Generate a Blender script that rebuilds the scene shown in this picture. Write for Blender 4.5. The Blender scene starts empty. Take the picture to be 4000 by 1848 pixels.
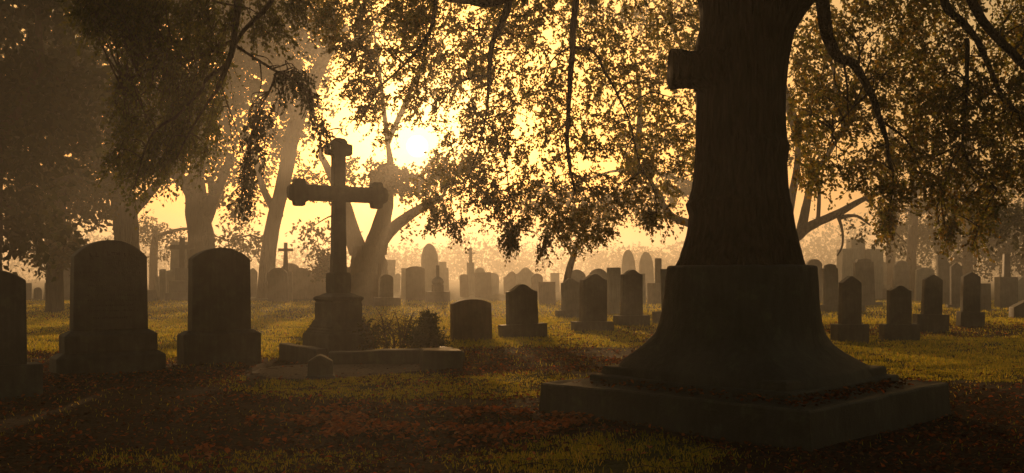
import bpy, bmesh, math, random
import numpy as np
from mathutils import Vector, Matrix, noise as mn
random.seed(7); rng = np.random.default_rng(11)
R = math.radians
SC = bpy.context.scene
COL = SC.collection
F, H, HOR, CX = 3600.0, 1.2, 1080.0, 2000.0      # focal length (photo px), eye height, horizon row, centre column

def W(px, py, Y): return Vector(((px-CX)/F*Y, Y, H+(HOR-py)/F*Y))
def GY(py): return F*H/(py-HOR)

# ------------------------------------------------------------------ object helpers
def tag(o, label=None, cat=None, group=None, kind=None):
    if label: o['label'] = label
    if cat: o['category'] = cat
    if group: o['group'] = group
    if kind: o['kind'] = kind
    return o
def link(name, me, mat=None, parent=None):
    o = bpy.data.objects.new(name, me); COL.objects.link(o)
    if mat: me.materials.append(mat)
    if parent: o.parent = parent
    return o
def empty(name, loc, rz, label, cat, group=None):
    o = bpy.data.objects.new(name, None); COL.objects.link(o)
    o.location = loc; o.rotation_euler = (0, 0, rz); o.empty_display_size = .2
    return tag(o, label, cat, group)
def bm_obj(name, bm, mat, parent=None, smooth=False):
    me = bpy.data.meshes.new(name); bm.normal_update(); bm.to_mesh(me); bm.free()
    if smooth: me.polygons.foreach_set('use_smooth', [True]*len(me.polygons))
    return link(name, me, mat, parent)
def np_mesh(name, verts, faces, mat, parent=None, smooth=False):
    verts = np.asarray(verts, np.float32); faces = np.asarray(faces, np.int32)
    me = bpy.data.meshes.new(name); n = len(faces); k = faces.shape[1]
    me.vertices.add(len(verts)); me.vertices.foreach_set('co', verts.ravel())
    me.loops.add(n*k); me.loops.foreach_set('vertex_index', faces.ravel())
    me.polygons.add(n); me.polygons.foreach_set('loop_start', np.arange(0, n*k, k, dtype=np.int32))
    me.polygons.foreach_set('loop_total', np.full(n, k, np.int32))
    if smooth: me.polygons.foreach_set('use_smooth', [True]*n)
    me.update(calc_edges=True); me.validate()
    return link(name, me, mat, parent)

# ------------------------------------------------------------------ materials
def new_mat(name):
    m = bpy.data.materials.new(name); m.use_nodes = True
    nt = m.node_tree; nt.nodes.clear()
    return m, nt, nt.nodes.new('ShaderNodeOutputMaterial')
def stone(name, c1, c2, scale=3.0, rough=.75, bump=.35, lichen=(.16,.17,.10), la=.35, spec=.25):
    m, nt, out = new_mat(name); N = nt.nodes.new; L = nt.links.new
    tc = N('ShaderNodeTexCoord')
    n1 = N('ShaderNodeTexNoise'); n1.inputs['Scale'].default_value = scale; n1.inputs['Detail'].default_value = 8; n1.inputs['Roughness'].default_value = .65
    n2 = N('ShaderNodeTexNoise'); n2.inputs['Scale'].default_value = 70; n2.inputs['Detail'].default_value = 5
    n3 = N('ShaderNodeTexNoise'); n3.inputs['Scale'].default_value = 6; n3.inputs['Detail'].default_value = 9; n3.inputs['Roughness'].default_value = .7
    mp = N('ShaderNodeMapping'); mp.inputs['Scale'].default_value = (7, 7, .9)
    n4 = N('ShaderNodeTexNoise'); n4.inputs['Scale'].default_value = 3; n4.inputs['Detail'].default_value = 6
    for n in (n1, n2, n3): L(tc.outputs['Object'], n.inputs['Vector'])
    L(tc.outputs['Object'], mp.inputs['Vector']); L(mp.outputs[0], n4.inputs['Vector'])
    r1 = N('ShaderNodeValToRGB'); r1.color_ramp.elements[0].position = .3; r1.color_ramp.elements[1].position = .7
    r1.color_ramp.elements[0].color = (*c1, 1); r1.color_ramp.elements[1].color = (*c2, 1)
    L(n1.outputs[0], r1.inputs[0])
    r3 = N('ShaderNodeMapRange'); r3.inputs[1].default_value = .54; r3.inputs[2].default_value = .66; r3.inputs[4].default_value = la
    L(n3.outputs[0], r3.inputs[0])
    mx = N('ShaderNodeMix'); mx.data_type = 'RGBA'; mx.inputs['B'].default_value = (*lichen, 1)
    L(r3.outputs[0], mx.inputs['Factor']); L(r1.outputs[0], mx.inputs['A'])
    r4 = N('ShaderNodeMapRange'); r4.inputs[1].default_value = .35; r4.inputs[2].default_value = .6; r4.inputs[3].default_value = .78; r4.inputs[4].default_value = 1.0
    L(n4.outputs[0], r4.inputs[0])
    ml = N('ShaderNodeMix'); ml.data_type = 'RGBA'; ml.blend_type = 'MULTIPLY'; ml.inputs['Factor'].default_value = 1
    L(mx.outputs['Result'], ml.inputs['A']); L(r4.outputs[0], ml.inputs['B'])
    ad = N('ShaderNodeMath'); ad.operation = 'MULTIPLY_ADD'; ad.inputs[1].default_value = .35
    L(n2.outputs[0], ad.inputs[0]); L(n3.outputs[0], ad.inputs[2])
    bp = N('ShaderNodeBump'); bp.inputs['Strength'].default_value = bump; bp.inputs['Distance'].default_value = .02
    L(ad.outputs[0], bp.inputs['Height'])
    p = N('ShaderNodeBsdfPrincipled'); p.inputs['Roughness'].default_value = rough; p.inputs['Specular IOR Level'].default_value = spec
    L(ml.outputs['Result'], p.inputs['Base Color']); L(bp.outputs[0], p.inputs['Normal']); L(p.outputs[0], out.inputs[0])
    return m
M = {}
M['dark'] = stone('dark_weathered_stone', (.055,.05,.045), (.13,.12,.105), la=.3, rough=.58, spec=.4)
M['grey'] = stone('grey_granite', (.12,.11,.10), (.24,.225,.20))
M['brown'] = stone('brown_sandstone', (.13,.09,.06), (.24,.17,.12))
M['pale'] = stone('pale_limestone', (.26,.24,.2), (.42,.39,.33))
M['ped'] = stone('pedestal_concrete', (.045,.04,.035), (.105,.095,.08), scale=1.6, bump=1.0, la=.35, rough=.62, spec=.35)
M['cut'] = stone('carved_recess', (.02,.018,.016), (.04,.036,.03), la=0)

def bark(name, c1, c2, sc=1.0, strength=.9):
    m, nt, out = new_mat(name); N = nt.nodes.new; L = nt.links.new
    tc = N('ShaderNodeTexCoord'); mp = N('ShaderNodeMapping'); mp.inputs['Scale'].default_value = (9*sc, 9*sc, 1.3*sc)
    n1 = N('ShaderNodeTexNoise'); n1.inputs['Scale'].default_value = 3; n1.inputs['Detail'].default_value = 9; n1.inputs['Roughness'].default_value = .62
    n1.inputs['Distortion'].default_value = .5
    v = N('ShaderNodeTexVoronoi'); v.inputs['Scale'].default_value = 2.2; v.feature = 'DISTANCE_TO_EDGE'
    L(tc.outputs['Object'], mp.inputs[0]); L(mp.outputs[0], n1.inputs[0]); L(mp.outputs[0], v.inputs[0])
    r = N('ShaderNodeValToRGB'); r.color_ramp.elements[0].position = .3; r.color_ramp.elements[1].position = .7
    r.color_ramp.elements[0].color = (*c1, 1); r.color_ramp.elements[1].color = (*c2, 1); L(n1.outputs[0], r.inputs[0])
    mr = N('ShaderNodeMapRange'); mr.inputs[2].default_value = .25; L(v.outputs[0], mr.inputs[0])
    ad = N('ShaderNodeMath'); L(mr.outputs[0], ad.inputs[0]); L(n1.outputs[0], ad.inputs[1])
    bp = N('ShaderNodeBump'); bp.inputs['Strength'].default_value = strength; bp.inputs['Distance'].default_value = .03; L(ad.outputs[0], bp.inputs['Height'])
    p = N('ShaderNodeBsdfPrincipled'); p.inputs['Roughness'].default_value = .9; p.inputs['Specular IOR Level'].default_value = .15
    L(r.outputs[0], p.inputs['Base Color']); L(bp.outputs[0], p.inputs['Normal']); L(p.outputs[0], out.inputs[0])
    return m
M['bark'] = bark('bark', (.03,.022,.016), (.085,.062,.045))
M['bark_far'] = bark('far_bark', (.06,.045,.03), (.13,.1,.07), .5)
M['wood'] = bark('dry_wood', (.07,.05,.03), (.16,.11,.07), 2)

def leafmat(name, cols, trans, tf=.45, rough=.55):
    m, nt, out = new_mat(name); N = nt.nodes.new; L = nt.links.new
    g = N('ShaderNodeNewGeometry'); r = N('ShaderNodeValToRGB')
    els = r.color_ramp.elements
    els[0].color = (*cols[0], 1); els[1].color = (*cols[-1], 1)
    for i, c in enumerate(cols[1:-1]):
        e = els.new((i+1)/(len(cols)-1)); e.color = (*c, 1)
    L(g.outputs['Random Per Island'], r.inputs[0])
    d = N('ShaderNodeBsdfPrincipled'); d.inputs['Roughness'].default_value = rough; d.inputs['Specular IOR Level'].default_value = .25
    L(r.outputs[0], d.inputs['Base Color'])
    t = N('ShaderNodeBsdfTranslucent')
    mm = N('ShaderNodeMix'); mm.data_type = 'RGBA'; mm.blend_type = 'MULTIPLY'; mm.inputs['Factor'].default_value = 1; mm.inputs['B'].default_value = (*trans, 1)
    L(r.outputs[0], mm.inputs['A']); L(mm.outputs['Result'], t.inputs['Color'])
    s = N('ShaderNodeMixShader'); s.inputs[0].default_value = tf
    L(d.outputs[0], s.inputs[1]); L(t.outputs[0], s.inputs[2]); L(s.outputs[0], out.inputs[0])
    return m
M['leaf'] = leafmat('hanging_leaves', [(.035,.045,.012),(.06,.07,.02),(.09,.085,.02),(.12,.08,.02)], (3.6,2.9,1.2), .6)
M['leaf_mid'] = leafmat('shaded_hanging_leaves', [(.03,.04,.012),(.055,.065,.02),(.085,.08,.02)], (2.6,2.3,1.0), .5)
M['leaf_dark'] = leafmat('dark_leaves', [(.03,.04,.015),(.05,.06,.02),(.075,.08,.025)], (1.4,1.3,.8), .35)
M['leaf_far'] = leafmat('far_leaves', [(.05,.055,.02),(.08,.08,.025),(.12,.09,.03)], (1.6,1.4,.8))
M['grass'] = leafmat('grass_blades', [(.11,.125,.022),(.16,.165,.03),(.25,.22,.045),(.30,.22,.06)], (3.2,2.8,.9), .64)
M['litter'] = leafmat('fallen_leaves', [(.03,.018,.01),(.055,.028,.014),(.045,.025,.014),(.09,.045,.02),(.22,.075,.026),(.07,.04,.022),(.05,.03,.018),(.16,.09,.045),(.42,.14,.035)], (2.2,1.2,.6), .4, .8)
M['drift'] = leafmat('sunlit_orange_leaves', [(.10,.045,.02),(.30,.10,.03),(.48,.17,.05),(.2,.08,.03),(.55,.28,.12)], (1.8,1.1,.6), .4, .7)  # brightened leaf colours stand in for sun patches on the ground
M['shrub'] = leafmat('shrub_leaves', [(.03,.04,.012),(.06,.06,.02),(.12,.07,.025)], (1.5,1.3,.8))

# ------------------------------------------------------------------ ground cover fields (world x, y)
def fbm(x, y, s, seed=0):
    return mn.fractal(Vector((x*s+seed*17.3, y*s-seed*9.1, seed*3.7)), 1.0, 2.0, 4)
def px_of(x, y): return CX+F*x/y, HOR+F*H/y
def sm(a, b, v):
    t = max(0.0, min(1.0, (v-a)/(b-a))); return t*t*(3-2*t)
def on_path(x, y):
    if y < 9.5 or y > 14: return False
    px, py = px_of(x, y)
    t = np.interp(px, [330,560,850,1060,1300,1560,1720], [1478,1455,1425,1412,1404,1401,1404]); b_ = np.interp(px, [330,560,800,1060,1300,1560,1720], [1530,1530,1508,1494,1482,1452,1440])
    return 960 < px < 1720 and t-4 < py < b_-2
def grassiness(x, y):
    """1 = turf, 0 = leaf litter and bare earth"""
    if y < 2: return 0.0
    px, py = px_of(x, max(y, 3.0))
    n = fbm(x, y, .55, 1)*.5
    if x > 3.2:   # right lawn
        g = sm(9.6, 11.2, y+n*2) - .75*sm(17.5, 19.5, y+n*2)*(1-sm(22, 24, y)) 
    else:
        edge = 13.6 if x < -1.6 else 15.0+1.5*sm(-1.6, 2.5, x)
        g = sm(edge-.9, edge+1.2, y+n*2.2)
        if x > 1.5: g *= 1-.5*sm(1.5, 3, x)*(1-sm(22, 26, y))
    # dark turf between the path and the leaf drift
    e = ((x+.9)/2.5)**2 + ((y-10.2)/1.3)**2
    g = max(g, .75*(1-sm(.5, 1.15, e+n*.8)))
    # tuft in the foreground
    e = ((x-.55)/1.15)**2 + ((y-6.1)/.75)**2
    g = max(g, .8*(1-sm(.35, 1.25, e+n*1.6)))
    e = ((x+1.9)/1.2)**2 + ((y-6.0)/.55)**2
    g = max(g, .45*(1-sm(.3, 1.2, e+n*1.6)))
    return max(0, min(1, g))
def gz(x, y):
    d = .045*fbm(x, y, .35, 5) + .02*fbm(x, y, 1.7, 6)
    return d*sm(4.5, 6, y)*(1-.6*sm(14, 40, y))

def build_ground():
    ys = [-60, -30, -12, -4, 0, 2, 3.5]
    y = 4.5
    while y < 16: ys.append(y); y += .13
    while y < 60: ys.append(y); y *= 1.022
    ys += [62, 66, 72, 80, 95, 120, 160, 220, 300, 415]
    xs = list(np.concatenate([[-350,-200,-120,-95,-75,-60,-50,-42,-36,-31,-27,-24], np.arange(-21,-8,.5), np.arange(-8,8,.16), np.arange(8,21.1,.5), [24,27,31,36,42,50,60,75,95,120,200,350]]))
    nx, ny = len(xs), len(ys)
    V = [(x, y, gz(x, y)) for y in ys for x in xs]
    Fc = [(j*nx+i, j*nx+i+1, (j+1)*nx+i+1, (j+1)*nx+i) for j in range(ny-1) for i in range(nx-1)]
    m, nt, out = new_mat('turf_and_leaf_litter'); N = nt.nodes.new; L = nt.links.new
    at = N('ShaderNodeAttribute'); at.attribute_name = 'turf'
    tc = N('ShaderNodeTexCoord')
    n1 = N('ShaderNodeTexNoise'); n1.inputs['Scale'].default_value = 22; n1.inputs['Detail'].default_value = 8; n1.inputs['Roughness'].default_value = .7
    n2 = N('ShaderNodeTexNoise'); n2.inputs['Scale'].default_value = 2.2; n2.inputs['Detail'].default_value = 6
    vo = N('ShaderNodeTexVoronoi'); vo.inputs['Scale'].default_value = 26
    for n in (n1, n2, vo): L(tc.outputs['Object'], n.inputs['Vector'])
    rl = N('ShaderNodeValToRGB'); rl.color_ramp.elements[0].position = .3; rl.color_ramp.elements[1].position = .75
    rl.color_ramp.elements[0].color = (.022,.014,.009,1); rl.color_ramp.elements[1].color = (.13,.07,.035,1)
    e = rl.color_ramp.elements.new(.52); e.color = (.06,.035,.02,1)
    rg = N('ShaderNodeValToRGB'); rg.color_ramp.elements[0].position = .3; rg.color_ramp.elements[1].position = .7
    rg.color_ramp.elements[0].color = (.03,.035,.01,1); rg.color_ramp.elements[1].color = (.10,.10,.03,1)
    L(n1.outputs[0], rl.inputs[0]); L(n1.outputs[0], rg.inputs[0])
    ad = N('ShaderNodeMath'); ad.operation = 'MULTIPLY_ADD'; ad.inputs[1].default_value = .5; L(n2.outputs[0], ad.inputs[0]); L(at.outputs['Fac'], ad.inputs[2])
    mr = N('ShaderNodeMapRange'); mr.inputs[1].default_value = .55; mr.inputs[2].default_value = .95; L(ad.outputs[0], mr.inputs[0])
    mx = N('ShaderNodeMix'); mx.data_type = 'RGBA'; L(mr.outputs[0], mx.inputs['Factor']); L(rl.outputs[0], mx.inputs['A']); L(rg.outputs[0], mx.inputs['B'])
    hs = N('ShaderNodeMath'); hs.operation = 'ADD'; L(n1.outputs[0], hs.inputs[0]); L(vo.outputs['Distance'], hs.inputs[1])
    bp = N('ShaderNodeBump'); bp.inputs['Strength'].default_value = .9; bp.inputs['Distance'].default_value = .04; L(hs.outputs[0], bp.inputs['Height'])
    p = N('ShaderNodeBsdfPrincipled'); p.inputs['Roughness'].default_value = .95; p.inputs['Specular IOR Level'].default_value = .1
    L(mx.outputs['Result'], p.inputs['Base Color']); L(bp.outputs[0], p.inputs['Normal']); L(p.outputs[0], out.inputs[0])
    o = np_mesh('ground', V, Fc, m, smooth=True); tag(o, kind='structure')
    a = o.data.attributes.new('turf', 'FLOAT', 'POINT'); a.data.foreach_set('value', [grassiness(x, y) for x, y, z in V])
build_ground()

# strip of pale gravel running across in front of the cross
def build_path():
    top = [(985,1452),(1060,1426),(1300,1404),(1560,1401),(1700,1404)]
    bot = [(985,1458),(1060,1482),(1300,1482),(1560,1452),(1700,1440)]
    V = []; Fc = []; n = 10; K = 8
    P = []
    for i in range(len(top)-1):
        for s in range(n):
            t = s/n
            P.append([(top[i][k]*(1-t)+top[i+1][k]*t, bot[i][k]*(1-t)+bot[i+1][k]*t) for k in (0, 1)])
    for a in P:
        for k in range(K+1):
            u = k/K; px = a[0][0]*(1-u)+a[0][1]*u; py = a[1][0]*(1-u)+a[1][1]*u
            w = W(px, py, GY(py)); x, y = w.x, w.y
            if k in (0, K): y += .05*fbm(x, y, 3, 9)
            V.append((x, y, gz(x, y)+.025*(1 if 0 < k < K else -1.2)))
    for i in range(len(P)-1):
        for k in range(K):
            q = i*(K+1)+k; Fc.append((q, q+K+1, q+K+2, q+1))
    m = stone('path_gravel', (.10,.07,.05), (.27,.19,.14), scale=30, bump=.9, la=.2, lichen=(.14,.09,.05), rough=.85)
    tag(np_mesh('path', V, [f[::-1] for f in Fc], m, smooth=True), kind='structure')
build_path()

# ------------------------------------------------------------------ gravestones
def prism_bm(outline, depth, bev=.012, bm=None, y0=0):
    """outline: (x, z) points counter-clockwise seen from the front (-y)"""
    b = bmesh.new()
    vs = [b.verts.new((x, y0-depth/2, z)) for x, z in outline]
    f = b.faces.new(vs)
    r = bmesh.ops.extrude_face_region(b, geom=[f])
    for v in [g for g in r['geom'] if isinstance(g, bmesh.types.BMVert)]: v.co.y += depth
    bmesh.ops.recalc_face_normals(b, faces=b.faces)
    if bev:
        es = [e for e in b.edges if e.calc_face_angle(0) > .45]
        bmesh.ops.bevel(b, geom=es, offset=bev, segments=2, affect='EDGES', profile=.6)
    if bm is None: return b
    me = bpy.data.meshes.new('t'); b.to_mesh(me); b.free(); bm.from_mesh(me); bpy.data.meshes.remove(me); return bm
def top_profile(kind, w, s, taper=0.0, ht=1.0, n=22):
    pts = []
    for i in range(n+1):
        u = 1-2*i/n
        if kind == 'round':
            r = ((w/2)**2+s*s)/(2*s) if s > 1e-4 else 1e9
            s_ = min(s, w/2*.999)
            r = ((w/2)**2+s_*s_)/(2*s_); z = -(r-math.sqrt(max(0, r*r-(u*w/2)**2)))
            if s > w/2: z *= s/s_
        elif kind == 'serp': z = -s*(1-math.cos(math.pi*u))/2
        elif kind == 'gable': z = -s*(abs(u)**1.15)
        elif kind == 'tab': z = 0-s*.25*(1-math.cos(math.pi*u/.72))/2 if abs(u) < .7 else -s*(.25+.75*sm(.7, .82, abs(u)))
        elif kind == 'slant': z = -s*(.08*abs(u+.3) if u < .1 else .05+.95*(u-.1)/.9)
        elif kind == 'broken': z = -s*(.5+.5*math.sin(u*5+1))*(.4+.6*abs(u))
        else: z = 0
        pts.append((u*w/2, ht+z))
        if kind == 'flat' and i == 0: pts.append((-w/2, ht)); break
    return pts
def wear(bm, amp=.006, s=7):
    for v in bm.verts:
        n = mn.noise_vector(v.co*s); v.co += n*amp
def box_bm(w, d, z0, z1, chamf=0.0, bev=.012, cut=True):
    """block with an optional sloped (weathered) top edge"""
    b = bmesh.new()
    lv = [(w/2, d/2, z0), (w/2, d/2, z1-chamf)]
    if chamf: lv.append((w/2-chamf*1.6, d/2-chamf*1.2, z1))
    rings = []
    for hx, hy, z in lv: rings.append([b.verts.new((sx*hx, sy*hy, z)) for sx, sy in ((-1,-1),(1,-1),(1,1),(-1,1))])
    for a, c in zip(rings, rings[1:]):
        for i in range(4): b.faces.new((a[i], a[(i+1)%4], c[(i+1)%4], c[i]))
    b.faces.new(rings[0][::-1]); b.faces.new(rings[-1])
    bmesh.ops.bevel(b, geom=list(b.edges), offset=bev, segments=2, affect='EDGES', profile=.6)
    return b
GROUPS = 'gravestones standing in the cemetery'
def grave(kind, xl, xr, ytop, ysh, ybot, bases, theta, r, mat, label, taper=.03, Y=None, lean=0, name='gravestone', cat='gravestone', group=GROUPS, chamf=.0, depth_pad=0):
    pyg = bases[-1][3] if bases else ybot
    Yf = Y or GY(pyg)
    th = R(theta)
    def dims(a, b, Yc, rr, dd=None):
        az = math.atan2((a+b)/2-CX, F); rel = th+az          # angle between the face and the line of sight
        wp = (b-a)/F*Yc
        if dd is not None: w = (wp-dd*abs(math.sin(rel)))/math.cos(rel); return w, dd
        w = wp/(math.cos(rel)+rr*abs(math.sin(rel))); return w, w*rr
    big = bases[-1][:2] if bases else (xl, xr)
    w0, d0 = dims(*big, Yf, r*(1.0 if not bases else 1.0))
    Yc = Yf + (w0*abs(math.sin(th))+d0*math.cos(th))*.5*.8
    cx = ((xl+xr)/2-CX)/F*Yc
    root = empty(name, (cx, Yc, 0), th, label, cat, group)
    root.rotation_euler = (R(lean)*.4, R(lean), th)
    zz = lambda py: H+(HOR-py)/F*Yc
    w, d = dims(xl, xr, Yc, r)
    zt = zz(ytop); zb = zz(ybot) if bases else -.05
    s = max(.004, zz(ytop)-zz(ysh))
    pts = [(-w/2*(1+taper), zb), (w/2*(1+taper), zb)] + top_profile(kind, w, s, ht=zt)
    b = prism_bm(pts, d, .014 if Yc < 25 else .01)
    wear(b, .004 if Yc < 25 else .008, 5)
    bm_obj('slab', b, M[mat], root)
    prev = zb
    for i, (bl, br, bt, bb) in enumerate(bases):
        bw, bd = dims(bl, br, Yc, r*1.0, None)
        bd = max(bd, d+.09+.07*i); bw, bd = dims(bl, br, Yc, r, bd)
        z1 = prev+.002; z0 = -.05 if i == len(bases)-1 else zz(bb)
        b = box_bm(bw, bd, z0, z1, chamf=chamf); wear(b, .004, 5)
        bx = ((bl+br)/2-(xl+xr)/2)/F*Yc
        o = bm_obj('base' if i == len(bases)-1 else 'plinth', b, M[mat], root); o.location.x = bx*math.cos(th)*.6
        prev = z0
    return root, dict(w=w, d=d, zt=zt, zb=zb, Yc=Yc)

# front row, left
grave('round', -190, 84, 1050, 1096, 1428, [(-240,148,1428,1580)], 38, .28, 'dark', 'black gravestone cut off by the left edge of the picture, closest to the viewer')
gA, iA = grave('round', 290, 566, 938, 1003, 1288, [(248,603,1288,1372),(213,633,1352,1476)], 40, .22, 'dark',
      'large dark round-topped gravestone with a faded carved inscription on a two-step base', chamf=.055)
gB, iB = grave('round', 742, 975, 968, 1012, 1288, [(700,1015,1288,1430)], 37, .26, 'dark',
      'plain dark round-topped gravestone without inscription on one tall block base, left of the big cross', chamf=.055)
# worn inscription (illegible strokes)
def inscription(root, i):
    b = bmesh.new(); rnd = random.Random(5)
    def stroke(x, z, l, t, a):
        m = Matrix.Translation((x, 0, z)) @ Matrix.Rotation(a, 4, 'Y') @ Matrix.Diagonal((t, .006, l, 1))
        bmesh.ops.create_cube(b, size=1, matrix=m)
    def line(x0, x1, z, h, arc=0):
        x = x0
        while x < x1:
            zz = z-arc*((x/(x1-x0)*2)**2)
            if rnd.random() > .14:
                for k in range(rnd.choice((2, 2, 3))):
                    stroke(x+rnd.uniform(-.3, .3)*h*.5, zz+rnd.uniform(-.25, .25)*h, h*rnd.uniform(.5, 1), h*.14, rnd.choice((0, 0, 1.57, .5, -.5)))
            x += h*.85
    w, zt = i['w'], i['zt']
    line(-.24, .24, zt-.17, .075, .035)
    line(-.07, .07, zt-.29, .035)
    line(-.36, .36, zt-.40, .035)
    for k in range(7): line(-.30+.03*(k % 3), .30-.04*(k % 2), zt-.49-k*.062, .026)
    line(-.26, .24, zt-.95, .03)
    o = bm_obj('inscription', b, M['cut'], root); o.location.y = -i['d']/2
inscription(gA, iA)

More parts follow.
